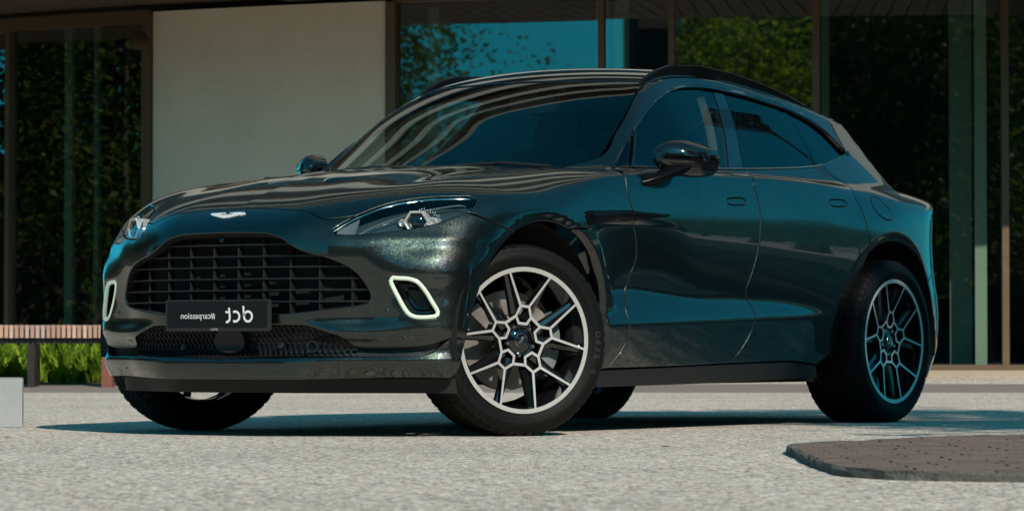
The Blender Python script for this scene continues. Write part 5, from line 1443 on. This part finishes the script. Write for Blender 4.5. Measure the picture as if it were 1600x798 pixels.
# ---- planting bed with grass behind the bench
m = MB(); m.add([(-12, 28.75, gz(28.75) + .006), (-3.0, 28.75, gz(28.75) + .006), (-3.0, 31.6, gz(31.6) + .03), (-12, 32.5, gz(31.6) + .03)], [(0, 1, 2, 3)])
s_ = tag(m.build('planting_bed', M['soil']), kind='structure'); s_.matrix_world = SITE
rng = random.Random(5)
def blades(n, a0, a1, b0, b1, h0, h1, w, seed):
    r = random.Random(seed); V = []; F = []
    cl = [(r.uniform(a0, a1), r.uniform(b0, b1), r.uniform(.6, 1.15)) for _ in range(n // 14)]
    for c in cl:
        for k in range(14):
            x = c[0] + r.gauss(0, .035); y = c[1] + r.gauss(0, .035); z = gz(y); h = r.uniform(h0, h1) * c[2]; an = r.uniform(0, 2 * math.pi); ln = r.uniform(.15, .75) * h
            d = (math.cos(an), math.sin(an)); pw_ = (-d[1], d[0]); q = len(V); ww = w * r.uniform(.6, 1.3)
            for t, wf in ((0, .7), (.35, 1), (.7, .75), (1, .05)):
                zz = z + h * (t - .28 * t * t * (ln / h) * 1.6); ox = ln * t * t
                V += [(x + d[0]*ox + pw_[0]*ww*wf, y + d[1]*ox + pw_[1]*ww*wf, zz), (x + d[0]*ox - pw_[0]*ww*wf, y + d[1]*ox - pw_[1]*ww*wf, zz)]
            F += [(q, q+1, q+3, q+2), (q+2, q+3, q+5, q+4), (q+4, q+5, q+7, q+6)]
    return V, F
gv, gf_ = blades(22000, -10.5, -3.05, 28.85, 31.5, .17, .38, .024, 3)
o = obj('grass', gv, gf_, M['grass_blade'], smooth=True); o.matrix_world = SITE; tag(o, 'bright green broad bladed grass growing in the bed behind the bench', 'grass', kind='stuff')

# ---- bench
be = empty('bench'); be.matrix_world = SITE
tag(be, 'wooden slatted bench on dark steel legs in front of the green grass', 'bench')
BB = 28.0; zt = .364 + (541.3 - 507.5) * BB / 5391.6; zl = .364 + (541.3 - 527.5) * BB / 5391.6
sm_ = []
for i, mt in enumerate('abcd'):
    q = MB(); q.box((0, 0, 0), (.0285, .50, zt - zl)); sm_.append(q.mesh('slat', M['slat_' + mt]))
for i in range(46):
    a = (157 - 800) / 5391.6 * BB - i * .0425
    o = link('slat', sm_[rng.choice([0, 1, 2, 3, 0, 1])], be, (a + rng.uniform(-.002, .002), BB + .25 + rng.uniform(-.006, .006), (zt + zl) / 2 + rng.uniform(-.001, .001)))
m = MB(); m.box(((157 - 800) / 5391.6 * BB - .95, BB + .25, zl - .022), (2.0, .40, .044)); m.build('bench_frame', M['steel_dark'], be)
def bleg(px, w, mt):
    a = (px - 800) / 5391.6 * BB; z0 = gz(BB + .2) - .01
    m = MB(); m.box((a, BB + .22, (zl - .045 + z0) / 2), (w, .36, zl - .045 - z0)); return m.build('leg', M[mt], be)
bleg(47.5, .055, 'steel_dark'); bleg(-260, .055, 'steel_dark'); bleg(166, .085, 'corten')['label'] = 'rust red steel end leg'

# ---- pale steel block at the kerb, left edge
blk = empty('steel_block'); tag(blk, 'pale grey steel block on the paving at the left edge', 'block'); blk.matrix_world = SITE
b0 = 15.55; zt_ = .364 + (541.3 - 590) * b0 / 5391.6; a1 = (35.5 - 800) / 5391.6 * b0
q_ = lambda e: [(a1 - .60, b0), (a1 - e, b0), (a1 - .045 - e, b0 + .36), (a1 - .60, b0 + .36)]
m = MB(); m.prism(q_(0), 0, zt_ - .004); bk = m.build('casing', M['galvanised'], blk)
md = bk.modifiers.new('bevel', 'BEVEL'); md.width = .004; md.segments = 2
m = MB(); m.prism(q_(.004), zt_ - .003, zt_); m.build('lid', M['galvanised'], blk)

# ---- brick paved island at the right
isl = empty('paved_island'); isl.matrix_world = SITE
tag(isl, 'low rounded island of reddish brown brick pavers with a dark stone kerb at lower right', 'traffic island')
IH = .026
ctl = [(8, 9.15), (2.2, 9.2), (1.38, 9.30), (1.08, 9.42), (.945, 9.65), (.912, 10.1), (.925, 11.2), (.948, 11.9), (1.0, 12.1), (1.225, 12.5), (1.55, 13.0), (2.0, 13.42), (3.2, 13.6), (8, 13.7)]
oc = crom(ctl, .12)
def inset(poly, d):
    n = len(poly); out = []
    for i in range(n):
        t = poly[min(i+1, n-1)] - poly[max(i-1, 0)]; t = t / np.linalg.norm(t); out.append(poly[i] + np.array((t[1], -t[0])) * d * -1)
    return np.array(out)
c_ = oc.mean(0); test = inset(oc, .018)
ic = test if np.linalg.norm(test[len(test)//2] - c_) < np.linalg.norm(oc[len(oc)//2] - c_) else inset(oc, -.018)
m = MB(); n = len(oc); V = []
for p, q in zip(oc, ic):
    dd_ = (p - q); V += [(p[0] + dd_[0]*.25, p[1] + dd_[1]*.25, -.01), (p[0], p[1], IH * .72), (p[0] - dd_[0]*.25, p[1] - dd_[1]*.25, IH), (q[0], q[1], IH - .001), (q[0], q[1], -.01)]
r_ = random.Random(2)
V = [(x + r_.uniform(-.006, .006), y + r_.uniform(-.006, .006), z + (r_.uniform(-.003, .002) if z > .01 else 0)) for x, y, z in V]
m.add(V, [(i*5 + k, i*5 + k + 1, (i+1)*5 + k + 1, (i+1)*5 + k) for i in range(n-1) for k in range(4)])
m.build('kerb', M['kerb_stone'], isl, smooth=False)
m = MB(); m.prism([tuple(p) for p in ic[::-1]], -.01, IH - .0045); m.build('sand_bed', M['joint_sand'], isl)
def clip(poly, P):
    """Sutherland-Hodgman against convex outline P (either winding)"""
    cx, cy = P.mean(0); out = poly
    for i in range(len(P)):
        a, b = P[i], P[(i+1) % len(P)]; nrm = np.array((-(b - a)[1], (b - a)[0]))
        if nrm @ (np.array((cx, cy)) - a) < 0: nrm = -nrm
        res = []
        for k in range(len(out)):
            p, q = out[k], out[(k+1) % len(out)]; sp_, sq = nrm @ (p - a), nrm @ (q - a)
            if sp_ >= 0: res.append(p)
            if (sp_ >= 0) != (sq >= 0): res.append(p + (q - p) * (sp_ / (sp_ - sq)))
        out = res
        if len(out) < 3: return []
    return out
bw, bh = .2, .1; cnt = 0
hull = ic[::4]
full = {}
for mt in 'abc':
    q = MB(); q.box((0, 0, 0), (bw - .010, bh - .009, .05), None, 1.0); full[mt] = q.mesh('brick', M['brick_' + mt])
rest = MB()
for j in range(46):
    for i in range(36):
        x = .72 + i * bw + (j % 2) * bw / 2; y = 9.0 + j * bh
        P = [np.array(v) for v in ((x + .005, y + .0045), (x + bw - .005, y + .0045), (x + bw - .005, y + bh - .0045), (x + .005, y + bh - .0045))]
        cl = clip(P, hull)
        if len(cl) < 3: continue
        mt = r_.choice('aabbc'); dz = r_.uniform(-.0018, .0012); zt2 = IH - .001 + dz
        vis = x < (1600 - 800) / 5391.6 * y + .1
        whole = len(cl) == 4 and all(np.linalg.norm(u - v) < 1e-6 for u, v in zip(cl, P))
        if not vis or cnt >= 300:
            rest.prism([tuple(p) for p in cl], -.02, zt2); continue
        cnt += 1
        if whole: link('brick', full[mt], isl, (x + bw/2, y + bh/2, zt2 - .025), (r_.uniform(-.006, .006), r_.uniform(-.006, .006), r_.uniform(-.01, .01)))
        else:
            q = MB(); q.prism([tuple(p) for p in cl], -.02, zt2); q.build('brick', M['brick_' + mt], isl)
tag(rest.build('brick_field', M['brick_a'], isl), kind='stuff')
# fallen leaf bits on the paving
lv = random.Random(8)
for i, (a, b) in enumerate([((1303 - 800) / 5391.6 * 15.0, 15.0), (.55, 12.4), (1.5, 13.9), (-.9, 12.9), (1.25, 11.3), (1.45, 10.2), (-2.0, 13.7)]):
    q = MB(); w_ = .018; z = (IH + .002 if i in (4, 5) else .004)
    q.add([(-w_, 0, 0), (0, -w_*.5, .006), (w_, 0, .003), (0, w_*.5, .006)], [(0, 1, 2, 3)]); q.add([(-w_, 0, -.001), (0, -w_*.5, .004), (w_, 0, .001), (0, w_*.5, .004)], [(3, 2, 1, 0)])
    if i == 0: simple('leaf_yellow', (.55, .36, .05), .6); simple('leaf_brown', (.16, .09, .04), .7)
    o = q.build('fallen_leaf', M['leaf_yellow'] if i % 3 == 0 else M['leaf_brown'])
    o.matrix_world = SITE @ Matrix.Translation((a, b, z)) @ Matrix.Rotation(lv.uniform(0, 6), 4, 'Z')
    tag(o, ['small yellow fallen leaf on the paving by the rear wheel', 'small brown fallen leaf on the open paving in front of the car', 'small brown fallen leaf on the paving just beyond the brick island', 'small yellow fallen leaf on the paving before the number plate', 'small brown fallen leaf on the far bricks of the island', 'small brown fallen leaf on the near bricks of the island', 'small yellow fallen leaf on the paving at left in front of the bumper'][i], 'leaf')
# ---------------------------------------------------------------------------
# TREES round the square (they are seen mirrored in the glass and the paint)
# ---------------------------------------------------------------------------
def tree_meshes(h, r, base, n, seed, mt='leaf_dark', leaf=.16, tall=1.0):
    """tapered trunk with limbs, crown of leaf cards gathered in clumps"""
    rd = random.Random(seed); tk = MB(); tips = []
    pts = [Vector((0, 0, 0))]
    for i in range(1, 6): pts.append(pts[-1] + Vector((rd.uniform(-.12, .12), rd.uniform(-.12, .12), h * .8 / 5)))
    tk.tube(pts, [.035*h*.5 + .02, .03*h*.45, .024*h*.42, .018*h*.4, .012*h*.35, .02], 8)
    for k in range(16):
        t = rd.uniform(base / h, .8); p = Vector((0, 0, t * h)); a = rd.uniform(0, 6.28); l = r * rd.uniform(.55, 1.0) * (1.15 - abs(t - .45))
        q = p + Vector((math.cos(a) * l, math.sin(a) * l, l * rd.uniform(.2, .7)))
        mid = (p + q) / 2 + Vector((0, 0, -.08 * l)); tk.tube([p, mid, q], [.012 * h * .35, .008 * h * .35, .015], 5); tips += [q, mid]
    V = []; F = []
    cl = []
    for _ in range(n // 34):
        if tips and rd.random() < .55:
            c = rd.choice(tips) + Vector((rd.gauss(0, .25 * r), rd.gauss(0, .25 * r), rd.gauss(0, .18 * r)))
        else:
            a = rd.uniform(0, 6.28); u = rd.uniform(-1, 1); q = rd.uniform(.35, 1) ** .5
            c = Vector((math.cos(a) * math.sqrt(1 - u*u) * r * q, math.sin(a) * math.sqrt(1 - u*u) * r * q, base + (h - base) * (.5 + .5 * u * q)))
        cl.append((c, rd.uniform(.22, .5) * r * .42))
    for c, cr in cl:
        for k in range(34):
            p = c + Vector((rd.gauss(0, cr), rd.gauss(0, cr), rd.gauss(0, cr * .7)))
            if p.z < base * .8: continue
            x = Vector((rd.gauss(0, 1), rd.gauss(0, 1), rd.gauss(0, .6))).normalized(); y = x.orthogonal().normalized()
            y = Matrix.Rotation(rd.uniform(0, 6.28), 3, x) @ y; s = leaf * rd.uniform(.6, 1.3); q = len(V)
            V += [p - x*s*.5, p + y*s*.28, p + x*s*.5, p - y*s*.28]; F.append((q, q+1, q+2, q+3))
    return tk.mesh('trunk', M['bark'], smooth=True), mesh('crown', V, F, M[mt], smooth=False)
def plant_tree(ms, a, b, rz, s, label, group, name='broadleaf_tree'):
    t = empty(name); t.matrix_world = SITE @ Matrix.Translation((a, b, gz(b))) @ Matrix.Rotation(rz, 4, 'Z') @ Matrix.Scale(s, 4)
    tag(t, label, 'tree', group)
    link('trunk', ms[0], t); link('crown', ms[1], t)
    return t
TA = tree_meshes(9.5, 3.2, 1.6, 20000, 11, 'leaf_mid', leaf=.15); TB = tree_meshes(11.5, 3.0, 1.2, 24000, 23, leaf=.16); TC = tree_meshes(6.5, 2.2, .8, 13000, 37, 'leaf_mid', leaf=.12); TD = tree_meshes(7.2, 2.0, 1.8, 9000, 41, 'leaf_sunlit', leaf=.13)
G1 = 'trees standing across the square'
far = 'dark leafy tree across the square, seen mirrored in the dark glass and the paint'
TREES = [
 # behind the photographer, mirrored in the right hand glass
 (TB, 1.0, -9, .3, 1.0), (TA, 4.5, -13, 1.2, 1.1), (TB, -3.0, -16, 2.2, 1.05), (TA, 8.5, -10, 3.1, 1.0), (TC, -1.2, -7.5, .9, 1.0), (TB, 12, -18, 4.0, 1.2),
 (TD, -6.2, -3.0, 2.6, 1.05), (TA, -9.5, -11, 1.9, .85),
 # far right, mirrored in the doors
 (TA, 66, 34, .5, .8), (TC, 70, 44, 1.7, 1.1), (TA, 78, 52, 2.9, .9), (TC, 60, 36, .2, .9), (TC, 58, 41, 3.9, .9), (TA, 84, 50, 5.0, 1.0), (TC, 47, 41, 2.0, .85),
 (TC, 36, 33, .6, .8), (TC, 33, 30.5, 2.6, .7),
 # left, mirrored in the left pane and the nose
 (TB, -15.5, 25.5, 1.0, .9), (TA, -17, 28.5, 2.0, 1.05), (TB, -18.5, 23.5, 3.3, .95), (TA, -21, 26.5, 4.0, 1.1), (TB, -16.5, 31.5, 5.0, 1.0), (TA, -22, 22, .2, 1.0), (TB, -24, 29, .2, 1.1), (TC, -13.8, 29.5, .2, 1.1),
 # the crown mirrored at the left of the middle pane
 (TA, -26, -.5, 1.0, 1.05), (TC, -23.5, 2.5, 2.2, 1.0),
]
ORD = ['first', 'second', 'third', 'fourth', 'fifth', 'sixth', 'seventh', 'eighth', 'ninth', 'tenth', 'eleventh']
for zone, txt in ((lambda a, b: a > 30, 'dark leafy tree far to the right beyond the road, %s from the left'),
                  (lambda a, b: a < -22.4 and b < 5, 'leafy tree mirrored at the left of the middle pane, %s from the left'),
                  (lambda a, b: a < -15 and b > 5, 'dark dense tree left of the building, %s from the left in its group'),
                  (lambda a, b: -15 < a < 30, 'dark leafy tree behind the photographer, mirrored in the right glass, %s from the left')):
    grp = sorted([t for t in TREES if zone(t[1], t[2])], key=lambda t: t[1])
    for i, (ms, a, b, rz, s) in enumerate(grp): plant_tree(ms, a, b, rz, s, txt % ORD[i], G1)
# the tree whose shade falls over the back of the car
TS = tree_meshes(10.6, 1.8, 6.6, 6000, 51, leaf=.22)
plant_tree(TS, 7.85, 6.7, 0, 1.0, 'tall leafy tree to the right of the car, its shade on the rear wheel', None)
for i, (a, b, txt) in enumerate([(10.8, 4.5, 'leafy tree added to shade the road, nearest the brick island'), (13.2, 9.5, 'leafy tree added to shade the road, second beyond the brick island'), (14.6, 14.5, 'leafy tree added to shade the road, third beyond the brick island'), (16.5, 8.0, 'leafy tree added to shade the road, standing back behind the row')]):  # unseen trees, added to cast shade on the road mirrored in the doors
    plant_tree(TB if i % 2 else TA, a, b, i * 1.3, 1.0, txt, 'trees added to shade the road')
# low dark hall on the far side of the square
hall = empty('distant_hall'); hall.matrix_world = SITE; tag(hall, 'long dark building across the square, mirrored in the right hand glass', 'building')
m = MB(); m.prism([(-5, -33), (30, -40), (32, -30), (-4, -23)], 0, 9.5); m.build('wall', M['room_floor'], hall)
m = MB(); m.prism([(-5.6, -33.6), (30.6, -40.6), (32.6, -29.4), (-4.4, -22.4)], 9.5, 10.1); m.build('roof', M['dark_frame'], hall)
for k in range(12):
    t = (k + .5) / 12; a = -4 + 36 * t; b = -23 - 7 * t + .04
    m = MB(); m.box((a, b, 2.0), (2.0, .08, 2.2), Matrix.Rotation(-.2, 3, 'Z')); m.build('window', M['upper_glass'], hall)
# tall dark office block, its sloping parapet mirrored in the narrow panes
ob = empty('distant_block'); ob.matrix_world = SITE; tag(ob, 'tall dark office block with a sloping parapet, mirrored in the narrow panes', 'building')
V = [(-22, -24, 0), (-7, -30, 0), (-4, -44, 0), (-26, -40, 0), (-22, -24, 15), (-7, -30, 9.5), (-4, -44, 9.5), (-26, -40, 15)]
m = MB(); m.add(V, [(3, 2, 1, 0), (4, 5, 6, 7), (0, 1, 5, 4), (1, 2, 6, 5), (2, 3, 7, 6), (3, 0, 4, 7)]); m.build('wall', M['room_floor'], ob)
for f in range(4):
    for k in range(7):
        t = (k + .5) / 7; m = MB(); m.box((-22 + 15*t, -24 - 6*t + .04, 1.8 + f * 2.2), (1.5, .1, 1.3), Matrix.Rotation(-.38, 3, 'Z')); m.build('window', M['upper_glass'], ob)
# hedge on the right skyline
hd = empty('hedge'); hd.matrix_world = SITE; tag(hd, 'long clipped dark green hedge along the far right side of the square', 'hedge')
rd = random.Random(77); V = []; F = []
for k in range(15000):
    t = rd.random(); a = 30 + 34 * t; b = 12 + 30 * t; p = Vector((a + rd.uniform(-.6, .6), b + rd.uniform(-.6, .6), rd.uniform(.1, 2.6) ** 1.0 + .25 * math.sin(t * 40)))
    x = Vector((rd.gauss(0, 1), rd.gauss(0, 1), rd.gauss(0, 1))).normalized(); y = x.orthogonal().normalized(); s = .3; q = len(V)
    V += [p - x*s*.5, p + y*s*.3, p + x*s*.5, p - y*s*.3]; F.append((q, q+1, q+2, q+3))
obj('foliage', V, F, M['leaf_dark'], hd, smooth=False)
m = MB(); m.prism([(30, 12.4), (30.4, 11.6), (64.4, 41.6), (64, 42.4)], 0, 1.9); m.build('hedge_core', M['soil'], hd)
# unseen hedge added at left to close the bright sky in the left pane
hd = empty('hedge'); hd.matrix_world = SITE; tag(hd, 'tall dark hedge added at left, hiding the sky mirrored low in the left pane', 'hedge')
V = []; F = []
for k in range(9000):
    t = rd.random(); p = Vector((-13.6 - 4 * (1 - t) + rd.uniform(-.5, .5), 20 + 15 * t, rd.uniform(.05, 3.0)))
    x = Vector((rd.gauss(0, 1), rd.gauss(0, 1), rd.gauss(0, 1))).normalized(); y = x.orthogonal().normalized(); s = .22; q = len(V)
    V += [p - x*s*.5, p + y*s*.3, p + x*s*.5, p - y*s*.3]; F.append((q, q+1, q+2, q+3))
obj('foliage', V, F, M['leaf_dark'], hd, smooth=False)
m = MB(); m.prism([(-17.9, 20), (-17.4, 20), (-13.4, 35), (-13.9, 35)], 0, 2.7); m.build('hedge_core', M['soil'], hd)
# clipped hedge further down the left side of the square, mirrored in the bumper
hd = empty('hedge'); hd.matrix_world = SITE; tag(hd, 'tall clipped hedge down the left side of the square, mirrored in the front bumper', 'hedge')
V = []; F = []
for k in range(9000):
    t = rd.random(); p = Vector((-19 - 3 * t + rd.uniform(-.5, .5), 19 - 24 * t, rd.uniform(.05, 3.6)))
    x = Vector((rd.gauss(0, 1), rd.gauss(0, 1), rd.gauss(0, 1))).normalized(); y = x.orthogonal().normalized(); s = .26; q = len(V)
    V += [p - x*s*.5, p + y*s*.3, p + x*s*.5, p - y*s*.3]; F.append((q, q+1, q+2, q+3))
obj('foliage', V, F, M['leaf_dark'], hd, smooth=False)
m = MB(); m.prism([(-19.3, 19), (-18.8, 19), (-21.8, -5), (-22.3, -5)], 0, 3.3); m.build('hedge_core', M['soil'], hd)
# unseen low hedge added to darken the reflection in the bumper corner
hd = empty('hedge'); hd.matrix_world = SITE; tag(hd, 'low dark hedge added right of the photographer to darken the bumper corner reflection', 'hedge')
V = []; F = []
for k in range(8000):
    t = rd.random(); p = Vector((10.6 + .5 * t + rd.uniform(-.5, .5), -8 + 20 * t, rd.uniform(.05, 2.1)))
    x = Vector((rd.gauss(0, 1), rd.gauss(0, 1), rd.gauss(0, 1))).normalized(); y = x.orthogonal().normalized(); s = .2; q = len(V)
    V += [p - x*s*.5, p + y*s*.3, p + x*s*.5, p - y*s*.3]; F.append((q, q+1, q+2, q+3))
obj('foliage', V, F, M['leaf_dark'], hd, smooth=False)
m = MB(); m.prism([(10.35, -8), (10.85, -8), (11.35, 12), (10.85, 12)], 0, 1.9); m.build('hedge_core', M['soil'], hd)
# climbing plants inside the left pane
def climber(px, back, h, seed, label):
    rd = random.Random(seed); c = empty('climbing_plant'); c.matrix_world = SITE; tag(c, label, 'plant', 'climbing plants behind the left glass')
    x0, y0 = pol(th_px(px), RAD - back); st = MB(); V = []; F = []
    for s in range(3):
        x = x0 + rd.uniform(-.1, .1); pts = [Vector((x, y0, Z0))]
        while pts[-1].z < h: pts.append(pts[-1] + Vector((rd.gauss(0, .025), rd.gauss(0, .02), .16)))
        st.tube(pts, .006, 5)
        for p in pts[1:]:
            for k in range(3):
                if rd.random() < .5: continue
                a = rd.uniform(0, 6.28); q = p + Vector((math.cos(a) * rd.uniform(.02, .16), math.sin(a) * .06, rd.uniform(-.06, .06)))
                xx = Vector((rd.gauss(0, 1), rd.gauss(0, .6), rd.gauss(0, 1))).normalized(); yy = xx.orthogonal().normalized(); sz = rd.uniform(.05, .10); b = len(V)
                V += [q - xx*sz*.5, q + yy*sz*.3, q + xx*sz*.5, q - yy*sz*.3]; F.append((b, b+1, b+2, b+3))
    st.build('stems', M['leaf_climb'], c, smooth=True); obj('leaves', V, F, M['leaf_climb'], c, smooth=False)
climber(100, .45, 2.5, 1, 'thin leafy climber behind the left glass, nearest the pale green fin')
climber(150, .35, 2.9, 2, 'tall thin leafy climber behind the middle of the left glass')
climber(185, .5, 2.4, 3, 'leafy climber behind the left glass, nearest the rendered pier')
print('BUILD', time.time() - T0)


# tower crane far off to the right: its lattice jib is mirrored in the rear side window
def lattice(mb, A, B, w, n, up=Vector((0, 0, 1))):
    A = Vector(A); B = Vector(B); t = (B - A).normalized(); sx = t.cross(up).normalized(); uu = sx.cross(t)
    P = lambda s, k: A + (B - A) * s + ((sx * w * .5 if k == 0 else -sx * w * .5) if k < 2 else uu * w)
    for k in range(3): mb.tube([P(0, k), P(1, k)], .11, 4)
    for i in range(n):
        s0, s1 = i / n, (i + 1) / n
        mb.tube([P(s0, 0), P((s0 + s1) / 2, 2), P(s1, 0)], .06, 4); mb.tube([P(s0, 1), P((s0 + s1) / 2, 2), P(s1, 1)], .06, 4); mb.tube([P(s0, 0), P(s1, 1)], .06, 4)
# far off above the roofs
def rr(u):      # along the jib, 0 = tip, 1 = foot
    return Vector((-173.2, 27.6, 102.5)) * (1 - u) + Vector((-179.6, 25.6, 92.6)) * u
cr = empty('tower_crane', (-179.6, 25.6, 0)); tag(cr, 'far tower crane with a sloping lattice jib, mirrored in the rear side window', 'crane')
O_ = Vector((-179.6, 25.6, 0))
m = MB(); lattice(m, (0, 0, 0), (0, 0, 92), 1.6, 46, Vector((1, 0, 0))); m.build('mast', M['dark_frame'], cr)
m = MB(); lattice(m, rr(0) - O_, rr(1) - O_, .55, 16, Vector((.6, -.8, 0))); m.build('jib', M['dark_frame'], cr)
q = rr(.42) - O_; m = MB(); m.tube([q, q + Vector((0, 0, 2.0))], .20, 5); m.tube([q + Vector((0, 0, .3)), q + Vector((-1.2, -.3, 1.5))], .18, 5); m.tube([q + Vector((0, 0, 2.0)), rr(0) - O_], .03, 4); m.tube([q + Vector((-1.2, -.3, 1.5)), rr(.9) - O_], .03, 4); m.build('apex', M['dark_frame'], cr)
